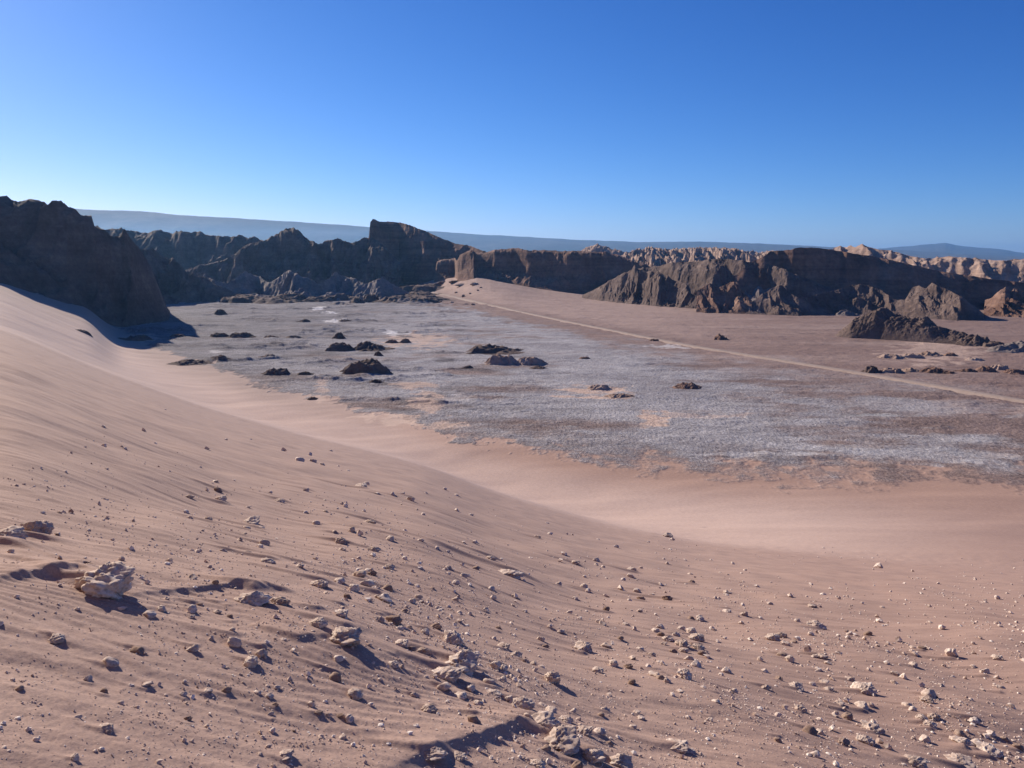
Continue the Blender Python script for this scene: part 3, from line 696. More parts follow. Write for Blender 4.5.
# left cliff, standing on the sand
def fl(px, py): return (px, -FLOOR / float(uv(px, py)[1]))
ridge('cliff', [(-420, 190, 640), (-200, 196, 700), (-60, 200, 740), (0, 200, 760), (30, 201, 765), (60, 206, 770), (72, 207, 775), (80, 211, 780), (91, 211, 785), (94, 222, 790), (104, 226, 800), (110, 234, 810), (120, 238, 820), (130, 239, 830), (136, 244, 850), (141, 250, 860), (149, 262, 870), (156, 279, 880), (163, 297, 890), (170, 315, 895)],
      [(-420, 480), (-200, 570), (0, 652), (50, 702), (100, 742), (130, 792), (160, 845), (171, 872)], 260, (520, 150), M_dark, 10, 0.5, 15, 46, 16, 1.8, 2.6, .25)
ridge('ridge', [(60, 225, 2500), (110, 229, 2550), (150, 230, 2600), (175, 232, 2600), (200, 231, 2600), (230, 235, 2600), (262, 240, 2600), (300, 246, 2600), (340, 250, 2550), (360, 262, 2500)],
      [(60, 1950), (200, 2000), (360, 2000)], 600, (420, 110), M_dark, 30, 0.3, 22, 120, 26, 3.0, run=1.6)
ridge('peak', [(150, 285, 1850), (190, 268, 1850), (225, 258, 1880), (245, 247, 1900), (262, 240, 1920), (275, 232.5, 1930), (290, 228, 1940), (298, 230, 1940), (310, 240, 1950), (318, 243.5, 1960), (328, 241, 1970), (338, 237.5, 1970), (346, 242, 1970), (356, 240, 1970), (366, 235, 1970), (374, 238, 1960), (400, 262, 1900)],
      [(150, 1650), (260, 1580), (340, 1600), (400, 1640)], 400, (460, 130), M_dark, 50, 0.25, 18, 75, 20, 4.0, run=1.25)
ridge('wedge_mountain', [(325, 284, 1800), (340, 268, 1850), (352, 257, 1880), (362, 248, 1900), (368.5, 240, 1910), (370.3, 222, 1915), (373, 219.5, 1918), (380, 222, 1922), (396, 222, 1930), (410, 225, 1930), (424, 230, 1935), (440, 237, 1940), (455, 242.5, 1940), (470, 246, 1940), (482, 250, 1935), (500, 257, 1930), (520, 264, 1920)],
      [(325, 1700), (372, 1690), (400, 1760), (440, 1730), (520, 1600)], 450, (460, 130), M_red, 70, 0.3, 6, 80, 9, 1.8, 2.6, .4, run=1.0)
ridge('amphitheatre_wall', [(434, 279, 1700), (437, 262, 1705), (441, 259.5, 1710), (455, 257.5, 1700), (457, 261, 1600), (460, 254.5, 1560), (471, 250, 1550), (474.5, 251, 1552), (476, 253.5, 1640), (495, 249.5, 1740), (512, 247.5, 1760), (530, 250, 1760), (555, 250.5, 1750), (575, 250.5, 1740), (600, 252, 1720), (618, 255, 1700), (635, 262, 1680), (655, 268, 1650), (690, 276, 1600)],
      [(434, 1680), (455, 1660), (458, 1540), (474, 1500), (477, 1520), (505, 1480), (545, 1450), (583, 1430), (620, 1420), (690, 1400)], 400, (620, 130), M_red, 90, 0.7, 6, 55, 8, 1.6, 2.6, .5, run=0.85)
ridge('hill', [(560, 256, 2800), (580, 250, 2800), (590, 246, 2800), (598, 244, 2800), (606, 245.5, 2800), (612, 249, 2800), (625, 251, 2800), (650, 258, 2800)], [(560, 2400), (650, 2400)], 500, (200, 80), M_tan, 110, 0.2, 12, 40, 8, 3)
ridge('fluted_ridge', [(605, 262, 2500), (622, 254, 2520), (640, 248.5, 2550), (650, 247, 2560), (668, 249, 2560), (690, 248, 2560), (705, 247, 2560), (722, 247.5, 2560), (740, 249.5, 2560), (760, 252, 2560), (775, 251, 2560), (800, 258, 2500)],
      [(605, 2180), (700, 2180), (800, 2150)], 500, (560, 120), M_tan, 130, 0.1, 16, 24, 3, .8, 8.0, .2)
ridge('hill', [(112, 246, 1250), (128, 243, 1270), (140, 247, 1280), (152, 246, 1290), (163, 255, 1290), (176, 260, 1300), (186, 270, 1300), (200, 273, 1290), (214, 283, 1280), (232, 291, 1250)],
      [(112, 1120), (160, 1150), (232, 1240)], 200, (260, 100), M_dark, 230, 0.1, 12, 36, 12, 3.0, run=1.2)
ridge('badland_hills', [(172, 292, 1400), (188, 284, 1400), (205, 275, 1400), (216, 281, 1400), (228, 283, 1400), (245, 271, 1400), (258, 276, 1400), (270, 283, 1400), (288, 269, 1400), (305, 277, 1400), (320, 284, 1400), (336, 273, 1400), (350, 277, 1400), (365, 284, 1400), (382, 277, 1400), (396, 286, 1400), (410, 293, 1400)],
      [(172, 1330), (215, 1250), (260, 1330), (300, 1240), (345, 1330), (380, 1280), (410, 1400)], 160, (520, 120), M_grey, 240, 0.0, 14, 30, 12, 3.5, run=1.7)
# middle range: a big dark back and rocky spurs at its foot
ridge('middle_ridge', [(583, 296, 1350), (600, 286, 1350), (625, 272, 1350), (650, 266, 1380), (680, 262, 1400), (705, 259.5, 1420), (730, 260, 1430), (755, 262, 1440), (775, 266, 1440), (800, 276, 1400), (840, 292, 1300)],
      [(583, 1345), (620, 1270), (660, 1190), (700, 1120), (740, 1070), (780, 1040), (840, 1040)], 350, (520, 140), M_dark, 150, 0.1, 7, 60, 14, 2.2, run=0.95)
ridge('spur', [(582, 295, 1300), (592, 291, 1250), (603, 285, 1220), (612, 279, 1200), (618, 280, 1200), (627, 271, 1200), (635, 266.5, 1200), (641, 270, 1200), (650, 269, 1210), (656, 267.5, 1210), (664, 274, 1200), (690, 286, 1150), (712, 300, 1050)],
      [(582, 1300), (600, 1240), (620, 1185), (660, 1110), (712, 1040)], 120, (420, 100), M_dark, 155, 0.0, 13, 30, 8, 3.4, run=1.0)
ridge('long_ridge', [(735, 276, 1500), (752, 262, 1540), (766, 255, 1560), (770, 251, 1570), (790, 250.5, 1575), (796, 248, 1600), (812, 247.5, 1620), (840, 251, 1620), (870, 256, 1600), (900, 262, 1580), (930, 269, 1520), (950, 273, 1480), (990, 279, 1400), (1040, 284, 1350), (1150, 290, 1250), (1300, 300, 1150)],
      [(735, 1060), (870, 1065), (950, 1060), (1000, 1060), (1300, 1040)], 500, (560, 140), M_red, 170, 0.1, 2.5, 130, 5, 1.2, 2.6, .5, run=0.9)
ridge('front_spurs', [(745, 306, 980), (757, 298, 1000), (768, 291, 1010), (776, 286, 1020), (783, 285, 1020), (790, 293, 1020), (800, 298, 1010), (812, 296, 1020), (828, 292, 1040), (840, 289, 1060), (850, 285.5, 1080), (868, 284.5, 1090), (880, 289, 1080), (893, 299, 1060), (905, 300, 1050), (912, 288, 1060), (918, 285.5, 1060), (926, 288, 1060), (932, 282, 1060), (942, 287, 1060), (950, 290, 1050), (962, 297, 1030), (975, 306, 1000), (984, 314, 980)],
      [(745, 960), (800, 930), (850, 960), (900, 920), (960, 860), (984, 860)], 120, (560, 120), M_dark, 190, 0.0, 8, 26, 6, 2.2, run=1.1)
ridge('spur', [(985, 300, 1000), (992, 297, 980), (1000, 290, 970), (1006, 286, 970), (1011, 291, 970), (1014, 288, 970), (1022, 292, 970), (1040, 300, 960), (1070, 308, 940)], [(985, 930), (1024, 900), (1070, 860)], 120, (200, 90), M_red, 195, 0.0, 11, 20, 7, 2.4)
ridge('spur', [(697, 291, 1100), (704, 285, 1110), (712, 282.5, 1110), (719, 288, 1110), (724, 285, 1110), (731, 281, 1110), (738, 284, 1110), (744, 292, 1100), (752, 300, 1050)], [(697, 985), (752, 960)], 60, (160, 80), M_red, 197, 0.0, 8, 18, 5, 2.0, run=1.1)
ridge('grey_slope', [(740, 300, 1100), (748, 286, 1350), (757, 274, 1370), (765, 265.5, 1380), (772, 266, 1380), (785, 270, 1370), (800, 273, 1360), (808, 279, 1340), (813, 290, 1330), (818, 300, 1300)], [(740, 1015), (818, 1005)], 120, (200, 70), M_grey, 400, 0, 3, 40, 6, 1.6, run=2.6)
ridge('lit_badlands', [(800, 254, 2400), (825, 249, 2400), (845, 247.5, 2400), (860, 246.5, 2380), (880, 249, 2350), (900, 254, 2350), (925, 258, 2380), (950, 257, 2400), (975, 258, 2400), (1000, 259, 2400), (1024, 260, 2400), (1100, 258, 2400), (1300, 262, 2400)],
      [(800, 1850), (900, 1730), (1000, 1580), (1300, 1400)], 800, (560, 110), M_tan, 210, 0.1, 20, 80, 14, 2.2, run=1.4)
# low jumble of knolls at the far end of the pan, left of the road
rr = random.Random(5)
def knoll(name, px, py, w, h, mat, seed, depth=0.9, sharp=1.0, lbl=None, cat=None, group=None, kind=None, skew=0.0, n=56, rough=1.0):
    """px,py: middle of the foot line nearest the viewer; w,h in pixels -> metres at that distance"""
    x0, y0 = cast(px, py)
    W = w / F * y0 / 2 * 1.18; H = h / F * y0 * 0.57; D = max(W * depth, H * 1.35)
    cy = y0 + D * 0.72; cx = px_x = x0 * cy / y0
    W *= cy / y0
    g = np.linspace(-1.15, 1.15, n); GX, GY = np.meshgrid(g, g)
    r = np.sqrt(GX ** 2 + GY ** 2)
    ang = np.arctan2(GY, GX)
    r = r * (1 + 0.30 * gnoise(np.cos(ang) * 1.7 + seed, np.sin(ang) * 1.7, seed)); GX = GX + 0.12 * gnoise(GX * 2 + seed, GY * 2, seed + 1)
    X = cx + GX * W; Y = cy + GY * D
    sx = GX + skew
    r2 = np.sqrt(sx ** 2 + GY ** 2)
    offp = 0.38 * math.sin(seed * 1.7); offy = 0.25 * math.cos(seed * 2.3)
    q0 = np.clip(1 - r, 0, 1)
    r = np.sqrt((GX - offp * q0) ** 2 + (GY - offy * q0) ** 2) * (r / np.maximum(np.sqrt(GX ** 2 + GY ** 2), 1e-6))
    cone = np.clip(1 - r, 0, 1)
    P = [cone ** (sharp * 1.25) * (1.5 - 0.5 * cone), smooth(0, .75, cone), 0.75 * smooth(0.02, .45, cone) + 0.25 * cone ** 1.5][seed % 3]
    P = P * (1 + 0.35 * skew * GX)
    s_ = max(W, D)
    nz = rough * (0.5 * (ridged(GX * 2.1 + seed, GY * 1.6, 4, 0.55, seed=seed) - .45) + 0.10 * fbm(GX * 7, GY * 7, 3, .6, seed=seed + 2))
    Z = H * (P * 1.08 + nz * smooth(0, .35, cone)) 
    zb = ground(X, Y)
    Z = np.where(cone > 0.001, zb + Z - 0.02 * H, zb - 0.3 - 0.15 * H)
    V = np.stack([X - cx, Y - cy, Z - float(base_ground(cx, cy))], -1).reshape(-1, 3)
    o = mesh_obj(name, V, grid_faces(n, n), [mat])
    o.location = (cx, cy, float(base_ground(cx, cy)))
    if kind: o['kind'] = kind
    if lbl: o['label'] = lbl; o['category'] = cat
    if group: o['group'] = group
    return o

for i in range(85):
    px = rr.uniform(160, 425); py = rr.uniform(288, 305) - 0.018 * abs(px - 290)
    py += (px - 280) * 0.01
    w = rr.uniform(14, 52); h = rr.uniform(5, 15) * (1.3 if py < 289 else .8)
    knoll('badland_knoll', px, py, w, h, M_dark if i % 3 else M_grey, 300 + i, 0.9, 0.9, kind='structure', n=44)
knoll('badland_knoll', 397, 303, 40, 10, M_dark, 381, .9, .9, kind='structure')

# ------------------------------------------------------------------ mounds standing on the pan and the plain
MOUNDS = [
 # px, foot py, w, h, mat, label
 (136, 341, 26, 10, 'd', 'dark triangular mound at the left shore of the pan where sand meets grey crust'),
 (84, 333, 15, 4, 'd', 'small low dark mound alone on the pale sand apron below the left cliff'),
 (220, 315, 10, 7, 'd', 'tiny pointed dark mound on the pan near the foot of the left knolls'),
 (190, 365, 34, 7, 'd', 'flat-topped dark mound on the left edge of the pan beside a white patch'),
 (242, 338, 26, 7, 'd', 'low dark mound, widest in the row on the left of the grey pan'),
 (221, 337, 18, 6, 'd', 'low dark mound next to the widest one in the row on the left pan'),
 (272, 339, 16, 5, 'd', 'faint low mound in the row of mounds on the left pan, right of the widest'),
 (294, 339, 16, 4, 'd', 'rightmost faint low mound of the row on the left pan'),
 (177, 337, 14, 4, 'd', 'leftmost small dark mound of the row on the left pan'),
 (222, 361, 20, 5, 'd', 'low dark mound just right of the flat-topped one with the white patch'),
 (269, 358, 18, 5, 'd', 'low dark mound midway across the left half of the pan'),
 (276, 375, 25, 9, 'd', 'rounded dark mound near the sand shore on the left of the pan'),
 (304, 375, 15, 5, 'd', 'small mound right beside the rounded dark mound near the sand shore'),
 (339, 339, 13, 8, 'd', 'small steep dark mound behind the pair of black mounds'),
 (343, 351, 27, 10, 'd', 'left mound of the pair of black mounds in the middle left of the pan'),
 (371, 351, 32, 13, 'd', 'right and taller mound of the pair of black mounds'),
 (379, 356, 9, 6, 'd', 'tiny dark cone just in front of the taller black mound'),
 (367, 375, 48, 17, 'd', 'largest black mound on the left half of the pan, rounded, near the tan veins'),
 (376, 383, 12, 4, 'd', 'tiny dark hump directly in front of the largest black mound'),
 (404, 343, 12, 6, 'd', 'small dark mound with a sharp tip on the tan patch'),
 (391, 343, 12, 5, 'b', 'small brown mound beside the white salt patch'),
 (304, 322, 11, 5, 'd', 'small dark mound at the left end of the thin white salt line'),
 (345, 322, 12, 3, 'd', 'low dark hump near the right end of the thin white salt line'),
 (313, 400, 10, 4, 'd', 'small dark hump in the notch of the sand shore'),
 (494, 354, 54, 13, 'd', 'broad black mound behind the tan peaked mound in the middle of the pan'),
 (506, 365, 40, 14, 't', 'tan peaked mound with a lit left side in the middle of the pan'),
 (531, 365, 28, 11, 't', 'smaller tan mound touching the peaked mound on its right'),
 (538, 369, 16, 4, 'd', 'low dark foot mound at the right end of the central group'),
 (467, 369, 12, 4, 'd', 'tiny dark mound left of the central group of mounds'),
 (598, 390, 24, 6, 't', 'low tan mound with a dark right side on the ochre patch'),
 (618, 398, 26, 5, 't', 'flat tan mound in front of the ochre patch'),
 (686, 389, 26, 7, 'b', 'lone brown mound with a dark right side, right of the ochre patch'),
 (585, 359, 11, 3, 'b', 'very small brown mound on the pale pan right of the central group'),
 (721, 340, 13, 9, 'b', 'small steep brown knob standing alone beyond the road'),
 (873, 373, 20, 10, 'd', 'dark pointed mound at the left end of the row above the road'),
 (892, 373, 20, 7, 't', 'low tan mound second in the row above the road'),
 (911, 372, 17, 6, 't', 'third small mound in the row above the road'),
 (931, 373, 26, 8, 'b', 'broadest brown mound in the row above the road'),
 (946, 374, 15, 5, 'b', 'low brown mound touching the broadest one in the row above the road'),
 (966, 372, 17, 5, 'b', 'small brown mound in the right part of the row above the road'),
 (985, 372, 20, 8, 'b', 'peaked brown mound in the right part of the row above the road'),
 (1000, 370, 18, 7, 't', 'tan mound beyond the peaked brown one at the right end of the row'),
 (1017, 374, 24, 7, 'b', 'last mound of the row above the road, cut by the right edge of the photo'),
 (894, 359, 28, 6, 't', 'wide pale tan mound behind the row, lit on its left'),
 (914, 358, 20, 6, 't', 'tan mound with a dark crest right of the wide pale one'),
 (930, 356, 22, 7, 't', 'tan mound right below the great rock mound'),
 (949, 356, 14, 5, 'b', 'small brown mound right below the shadow of the great rock mound'),
 (974, 361, 16, 4, 't', 'low ochre mound below the boulder hill at the right'),
 (1010, 352, 44, 16, 'g', 'rounded rocky mound at the right edge with a lit top'),
 (972, 346, 36, 15, 'd', 'dark pointed mound between the great rock mound and the rocky one at the edge'),
 (992, 347, 22, 8, 'd', 'low dark mound squeezed between two rocky mounds near the right edge'),
 (760, 314, 30, 9, 'g', 'low grey mound at the foot of the dark middle ridge'),
 (848, 316, 22, 8, 'g', 'small grey mound at the foot of the reddish front spurs'),
 (655, 341, 10, 3, 'b', 'very small brown hump beside the dirt road'),
]
MM = {'d': M_dark, 't': M_tan, 'b': M_red, 'g': M_grey}
for i, (px, py, w, h, m, lb) in enumerate(MOUNDS):
    knoll('mound', px, py, w, h, MM[m], 600 + i * 7, 0.75, 0.8 if h < 7 else 0.9, lb, 'mound', 'mounds on the valley floor', n=64 if w > 22 else 40)
# great rock mound with a long tail
def great_mound():
    prof = [(830, 340.0), (838, 333), (850, 324), (862, 317), (874, 312), (884, 310), (893, 312), (903, 317), (914, 319), (925, 319.5), (938, 326), (950, 331), (965, 335), (980, 342), (992, 349)]
    ft = [(830, 336), (850, 338), (880, 339.5), (910, 341.5), (950, 344), (992, 347)]
    y0s = []
    a = np.array(prof); cu, cv = uv(a[:, 0], a[:, 1]); f = np.array(ft, float); fu, fv = uv(f[:, 0], f[:, 1])
    U = np.linspace(cu[0], cu[-1], 260); Vc = np.interp(U, cu, cv); Yf = np.interp(U, fu, -FLOOR / fv)
    k = np.hanning(15); k /= k.sum(); Vc = np.convolve(np.pad(Vc, 7, mode='edge'), k, 'valid')
    Yc = Yf + np.interp(U, [cu[0], cu[3], cu[5], cu[10], cu[-1]], [6, 18, 24, 20, 8])
    zc = np.maximum(-Vc * Yc, FLOOR - 0.5)
    t = np.linspace(0, 2, 110); T, UU = np.meshgrid(t, U, indexing='ij')
    Yp = np.where(T <= 1, Yf + (Yc - Yf) * T, Yc + (T - 1) * (Yc - Yf) * 1.4)
    Xp = UU * Yp
    base = base_ground(Xp, Yp) - 0.8
    P = np.where(T <= 1, np.sin(np.clip(T, 0, 1) * np.pi / 2) ** 0.95, np.cos((T - 1) * np.pi / 2))
    h = (zc - base)
    Z = base + h * P
    e = np.sin(np.clip(T / 2, 0, 1) * np.pi) * np.clip(h / 12, 0, 1)
    Z += e * (3.4 * fbm(Xp / 14, Yp / 12, 4, seed=801) + 1.5 * (ridged(Xp / 3.2, Yp / 3.2, 3, .6, seed=805)) + 0.35 * fbm(Xp / 1.2, Yp / 1.2, 2, seed=809))
    c0 = (float(Xp.mean()), float(Yf.mean()), FLOOR)
    o = mesh_obj('rock_mound', (np.stack([Xp, Yp, Z], -1) - np.array(c0)).reshape(-1, 3), grid_faces(len(t), 260), [M_dark])
    o.location = c0
    o['label'] = 'great rough rock mound on the right plain, lit left shoulder, long dark tail'; o['category'] = 'mound'; o['group'] = 'mounds on the valley floor'
great_mound()

# boulders on the sand ramp below the amphitheatre wall are placed with the stones below

# ------------------------------------------------------------------ stones
def stone_mesh(name, seed, mat, sub=4, lump=0.35, flat=1.0, pits=0.10):
    r_ = np.random.default_rng(seed)
    bm = bmesh.new(); bmesh.ops.create_icosphere(bm, subdivisions=sub, radius=1.0)
    co = np.array([v.co[:] for v in bm.verts]); nrm = co.copy()
    # cut by random planes to get broken faces
    for k in range(9):
        d = r_.normal(size=3); d /= np.linalg.norm(d); o_ = r_.uniform(0.52, 0.86)
        s = co @ d; over = np.clip(s - o_, 0, None); co = co - np.outer(over * 0.9, d)
    ox, oy = r_.uniform(0, 50, 2)
    q = lambda f, sd: (fbm(nrm[:, 0] * f + ox, nrm[:, 1] * f + oy + nrm[:, 2] * f * 0.9, 3, .6, seed=sd) + fbm(nrm[:, 2] * f + oy, nrm[:, 0] * f * .8 - nrm[:, 1] * f + ox, 3, .6, seed=sd + 7)) * 0.5
    rad = 1 + lump * q(1.2, seed % 50) + pits * 1.6 * q(3.6, seed % 40 + 3) + pits * q(8, seed % 30 + 9)
    co = co * rad[:, None]
    co[:, 2] *= flat
    co -= (co.max(0) + co.min(0)) / 2
    co[:, 2] -= co[:, 2].min()
    w = max(np.ptp(co[:, 0]), 1e-3)
    co /= w      # width 1 in X, bottom at z = 0
    for v, c_ in zip(bm.verts, co): v.co = c_
    me = bpy.data.meshes.new(name); bm.to_mesh(me); bm.free()
    me.polygons.foreach_set('use_smooth', [True] * len(me.polygons))
    me.materials.append(mat)
    return me
PROTO = [stone_mesh('stone', 900 + i * 13, M_stone if i % 4 else M_stone_d, 4 if i < 8 else 3, 0.3 + 0.05 * (i % 4), [0.75, .9, .6, 1.0][i % 4], 0.10) for i in range(14)]
BIGP = [stone_mesh('stone', 1300 + i * 17, M_stone, 5, 0.42, [0.7, .85, .6][i % 3], 0.15) for i in range(7)]

def place_stone(px, py, w, mesh, label, group=None, hr=None, sink=0.22, depth=None, tilt=0.25, name='stone', rot=None):
    """px,py: middle of the stone's foot; w: width in pixels"""
    x, y = cast(px, py, ground if py > 430 else base_ground)
    z = float(ground(np.array([x]), np.array([y]))[0])
    dist = math.sqrt(x * x + y * y + z * z)
    W = w / F * dist * 0.97
    o = bpy.data.objects.new(name, mesh); C.objects.link(o)
    s = W
    o.scale = (s, s * (depth or random.uniform(.75, 1.05)), s * ((hr or random.uniform(.8, 1.05)) * .85))
    o.rotation_euler = (random.uniform(-tilt, tilt), random.uniform(-tilt, tilt), rot if rot is not None else random.uniform(-.5, .5) + random.choice([0, math.pi]))
    o.location = (x, y, z - sink * mesh_h[mesh.name] * o.scale[2])
    o['label'] = label; o['category'] = 'stone'
    if group: o['group'] = group
    return o
mesh_h = {m.name: max(v.co.z for v in m.vertices) for m in PROTO + BIGP}

NBIG = len(BIG)
for (px, py, w, k, hr, lb) in BIG:
    place_stone(px, py, w, BIGP[k], lb, None, hr, 0.30, tilt=0.12, rot=random.uniform(-.35, .35) + (math.pi if px % 2 else 0))

# clusters of smaller stones: centre, spread in px, count, size range, which group
rs = random.Random(11)
GROUPS = {
 'cluster': ('fist-sized crusty stone in the dense stony streak through the middle foreground', 'stones of the dense streak in the middle foreground'),
 'hump': ('small pale stone on or around the sand hump right of centre', 'stones around the sand hump'),
 'left': ('small stone scattered on the bare sand of the left foreground', 'stones of the left foreground'),
 'upper': ('small dark stone with a drift tail on the upper left slope', 'stones of the upper left slope'),
 'middle': ('small brown stone sprinkled over the sand in the upper middle of the slope', 'stones of the upper middle slope'),
 'right': ('small pale stone strewn over the right slope', 'stones of the right slope'),
}
def stone_at(px, py, w, g):
    lb, gr = GROUPS[g]
    place_stone(px, py, w, PROTO[rs.randrange(len(PROTO))], lb, gr, None, 0.2, tilt=.3)
# dark blocks lying on the sand ramp under the amphitheatre wall
BLK = [(424, 287, 5, 4), (435, 298, 6, 3), (452, 303, 5, 3), (456, 293, 4, 2), (463, 297, 4, 3), (473, 305, 5, 3), (454, 283, 12, 4), (460, 286, 14, 3), (475, 285, 10, 5), (470, 294, 3, 2), (478, 291, 3, 2), (481, 288, 3, 2), (448, 299, 3, 2), (441, 302, 3, 2)]
BLKL = ['small dark block alone on the sand where the road leaves the wedge mountain', 'dark block beside the road, left of the others', 'dark block right at the road below the fluted pillar wall',
 'little block halfway up the sand ramp', 'little block low on the sand ramp, right of the halfway one', 'dark block nearest the road at the right end', 'upper flat slab at the left foot of the lit pillars', 'lower long slab at the left foot of the lit pillars',
 'biggest dark block, at the right foot of the lit pillars', 'tiny block on the ramp below the biggest block', 'tiny block right below the biggest block', 'rightmost tiny block on the sand ramp', 'tiny block just above the road, second from left', 'tiny block touching the road edge at left']
for i, (px, py, w, h) in enumerate(BLK):
    place_stone(px, py, w, PROTO[(i * 4) % 12], BLKL[i], 'fallen blocks on the sand ramp', h / w * 1.3, .15, name='boulder')['category'] = 'boulder'
ANCH = [((104, 590), 'largest clod'), ((37, 528), 'upright brown boulder at left'), ((57, 638), 'pale stone below the largest clod'), ((262, 600), 'long crusty clod'), ((346, 636), 'pale crusty boulder'),
        ((319, 584), 'dark stone above the pale boulders'), ((390, 566), 'round pale stone'), ((458, 655), 'central rock pile'), ((401, 642), 'pale grey stone'), ((552, 675), 'tall standing stone'), ((583, 648), 'pale brown stone'),
        ((552, 735), 'bottom rock pile'), ((594, 757), 'knobbly boulder'), ((432, 752), 'rough flat clod'), ((105, 727), 'pale wedge stone'), ((286, 755), 'pale stone near the bottom edge'), ((675, 747), 'white slab'),
        ((684, 675), 'white upright stone'), ((690, 645), 'pile on the sand hump'), ((777, 638), 'dark brown pair'), ((816, 627), 'lumpy pale stone'), ((863, 690), 'white boulder'), ((870, 735), 'white knobbly stone'), ((801, 708), 'pale stone left of the white boulder'),
        ((929, 718), 'trio near the right edge'), ((997, 657), 'lone white stone'), ((975, 748), 'broad brown corner stone'), ((668, 535), 'dark red lone stone'), ((510, 572), 'half-buried clod'), ((491, 557), 'dark stone above the half-buried clod'),
        ((374, 549), 'grey long-shadowed stone'), ((341, 541), 'round stone of the upper slope'), ((252, 521), 'dark lit-topped stone'), ((208, 518), 'leaning stone'), ((220, 498), 'brown clod above the leaning stone'), ((280, 500), 'dark low stone'), ((361, 486), 'clod ending the long drift line'), ((6, 538), 'flat-topped boulder at the left edge')]
ORD = ['nearest', 'second', 'third', 'fourth', 'fifth', 'sixth', 'seventh', 'eighth', 'ninth', 'tenth']
DIRS = ['right of', 'lower right of', 'below', 'lower left of', 'left of', 'upper left of', 'above', 'upper right of']
allst = [(px, py, w * 1.0, g) for g, lst in FIX.items() for (px, py, w) in lst]
allst.sort(key=lambda q: -q[2])
keep, small = allst[:200], allst[200:]
bins = {}
for (px, py, w, g) in keep:
    d, k = min((math.hypot(px - a[0][0], py - a[0][1]), i) for i, a in enumerate(ANCH))
    ax, ay = ANCH[k][0]; di = int(round(math.degrees(math.atan2(py - ay, px - ax)) / 45)) % 8
    bins.setdefault((k, di), []).append((d, px, py, w, g))
tot = NBIG
for (k, di), L_ in sorted(bins.items()):
    L_.sort()
    for j, (d, px, py, w, g) in enumerate(L_):
        m_ = PROTO[rs.randrange(len(PROTO))]
        tone = 'brown' if m_.materials[0] is M_stone_d else 'pale'
        size = 'small' if w < 11 else 'medium'
        if len(L_) == 1: lb = '%s %s stone %s the %s' % (size, tone, DIRS[di], ANCH[k][1])
        else: lb = '%s %s stone, %s one %s the %s' % (size, tone, ORD[j] if j < 10 else 'farthest', DIRS[di], ANCH[k][1])
        place_stone(px, py, w * .95, m_, lb, GROUPS[g][1], None, 0.34, tilt=.3); tot += 1
print('stones', tot)

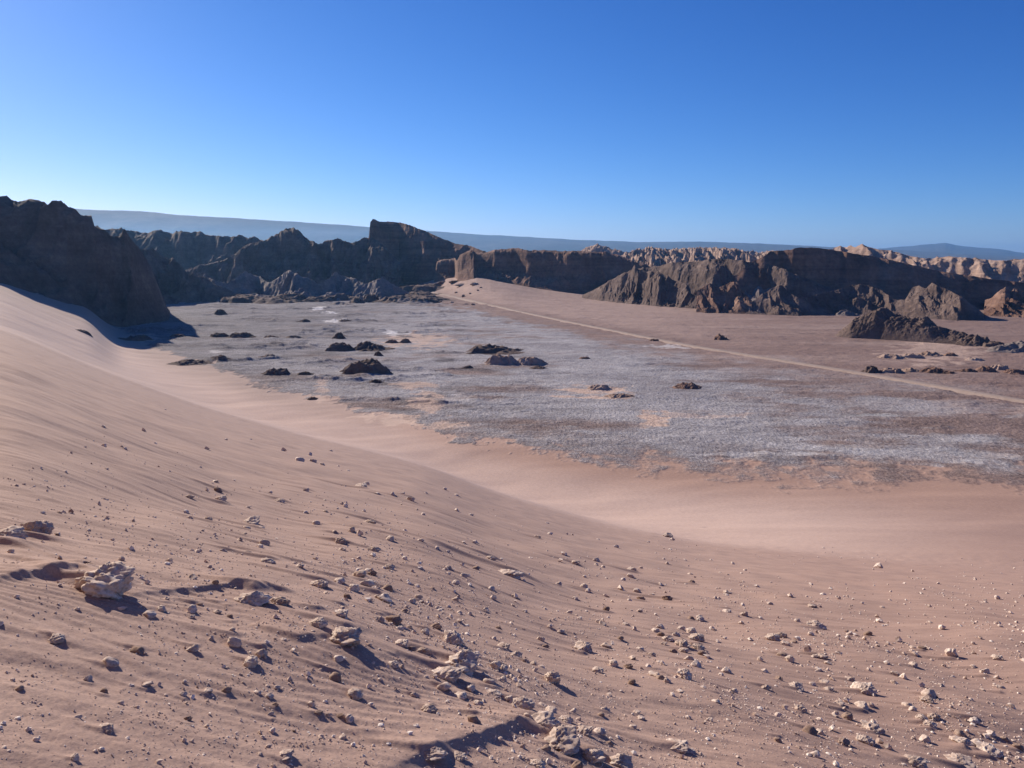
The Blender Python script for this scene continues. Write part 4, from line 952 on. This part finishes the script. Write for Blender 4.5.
# ------------------------------------------------------------------ pebbles nobody could count: one object
def pebbles(count, seed, extra):
    r_ = np.random.default_rng(seed)
    bms = []
    for i in range(8):
        bm = bmesh.new(); bmesh.ops.create_icosphere(bm, subdivisions=1 if i < 4 else 2, radius=1.0)
        co = np.array([v.co[:] for v in bm.verts]); fc = np.array([[v.index for v in f.verts] for f in bm.faces]); bm.free()
        co = co * (1 + 0.28 * r_.normal(size=(len(co), 1)) * (1 if i < 4 else .55)); co[:, 2] *= 0.75
        co[:, 2] -= co[:, 2].min(); co /= np.ptp(co[:, 0]); bms.append((co, fc))
    px = r_.uniform(-40, 1064, count * 6); py = r_.uniform(425, 800, count * 6)
    # where stones lie thick
    top = np.interp(px, [0, 150, 300, 500, 700, 1024], [400, 430, 455, 490, 520, 545])
    dn = smooth(0, 130, py - top) * (0.25 + 0.75 * smooth(-0.25, 0.5, fbm(px / 90, py / 45, 3, seed=950)))
    dn *= np.interp(px, [0, 180, 330, 520, 800, 1024], [.22, .5, 1.0, .9, 1.0, 1.1])
    streak = np.exp(-((px - (380 + (py - 580) * 1.05)) / 60) ** 2) * (py > 560)
    dn = np.clip(dn * .6 + streak * .5, 0, 1)
    dn *= np.interp(py, [430, 700, 800], [1, .9, .75])
    keep = r_.uniform(size=len(px)) < dn
    px, py = px[keep][:count], py[keep][:count]
    ne = len(extra); px = np.concatenate([[e[0] for e in extra], px]); py = np.concatenate([[e[1] for e in extra], py])
    spx = 0.9 + 0.8 * r_.pareto(2.6, len(px)); spx = np.clip(spx, 0.9, 6); spx[:ne] = [e[2] * .9 for e in extra]
    # cast all rays on the large form
    u, v = uv(px, py)
    Ys = np.exp(np.linspace(math.log(1.0), math.log(160), 260))
    H = base_ground(u[:, None] * Ys, np.broadcast_to(Ys, (len(u), len(Ys)))) + v[:, None] * Ys
    i = np.argmax(H > 0, 1); i = np.maximum(i, 1); idx = np.arange(len(u))
    h0, h1 = H[idx, i - 1], H[idx, i]
    Y = Ys[i - 1] + (Ys[i] - Ys[i - 1]) * np.clip(-h0 / (h1 - h0), 0, 1)
    ok = (h1 > 0) & (Y < 150)
    spx = spx[ok]; u, Y = u[ok], Y[ok]; X = u * Y; Z = ground(X, Y)
    n = len(X)
    S = spx / F * np.sqrt(X * X + Y * Y + Z * Z)
    VV, FF, off = [], [], 0
    for k in range(n):
        co, fc = bms[r_.integers(8)]
        a = r_.uniform(0, 6.28); ca, sa = math.cos(a), math.sin(a)
        p = co * S[k] * np.array([1, r_.uniform(.7, 1.1), r_.uniform(.6, 1.1)])
        q = np.stack([p[:, 0] * ca - p[:, 1] * sa + X[k], p[:, 0] * sa + p[:, 1] * ca + Y[k], p[:, 2] + Z[k] - .15 * S[k]], -1)
        VV.append(q); FF.append(fc + off); off += len(co)
    return np.concatenate(VV), np.concatenate(FF)
M_peb, nt, b = new_mat('pebble_stone')
n1 = noise_node(nt, 14, 2, 0.5); r = ramp(nt, n1.outputs[0], [(0.32, (.36, .25, .20)), (0.5, (.62, .48, .40)), (0.66, (.85, .75, .67))])
nt.links.new(r.outputs[0], b.inputs['Base Color'])
V_, F_ = pebbles(19000, 77, small)
op = mesh_obj('pebbles', V_, F_, [M_peb], smooth_=False)
op['kind'] = 'stuff'; op['label'] = 'countless pale pebbles sprinkled over the sand slope'; op['category'] = 'pebbles'

# ------------------------------------------------------------------ haze: one closed box of thin air
hx, hy0, hy1, hz0, hz1 = 34000, -3000, 46000, -700, 720
hv = np.array([(x, y, z) for x in (-hx, hx) for y in (hy0, hy1) for z in (hz0, hz1)], float)
hf = [(0, 1, 3, 2), (4, 6, 7, 5), (0, 4, 5, 1), (2, 3, 7, 6), (0, 2, 6, 4), (1, 5, 7, 3)]
M_h = bpy.data.materials.new('haze_air'); M_h.use_nodes = True
nt = M_h.node_tree
for n in list(nt.nodes): nt.nodes.remove(n)
o_ = nt.nodes.new('ShaderNodeOutputMaterial'); pv = nt.nodes.new('ShaderNodeVolumePrincipled')
pv.inputs['Color'].default_value = (0.26, 0.56, 1.0, 1); pv.inputs['Density'].default_value = HAZE_DENSITY
pv.inputs['Anisotropy'].default_value = HAZE_G
nt.links.new(pv.outputs[0], o_.inputs['Volume'])
oh = mesh_obj('haze', hv, hf, [M_h], smooth_=False)
oh['kind'] = 'stuff'; oh['label'] = 'thin blue air haze over the valley'; oh['category'] = 'haze'
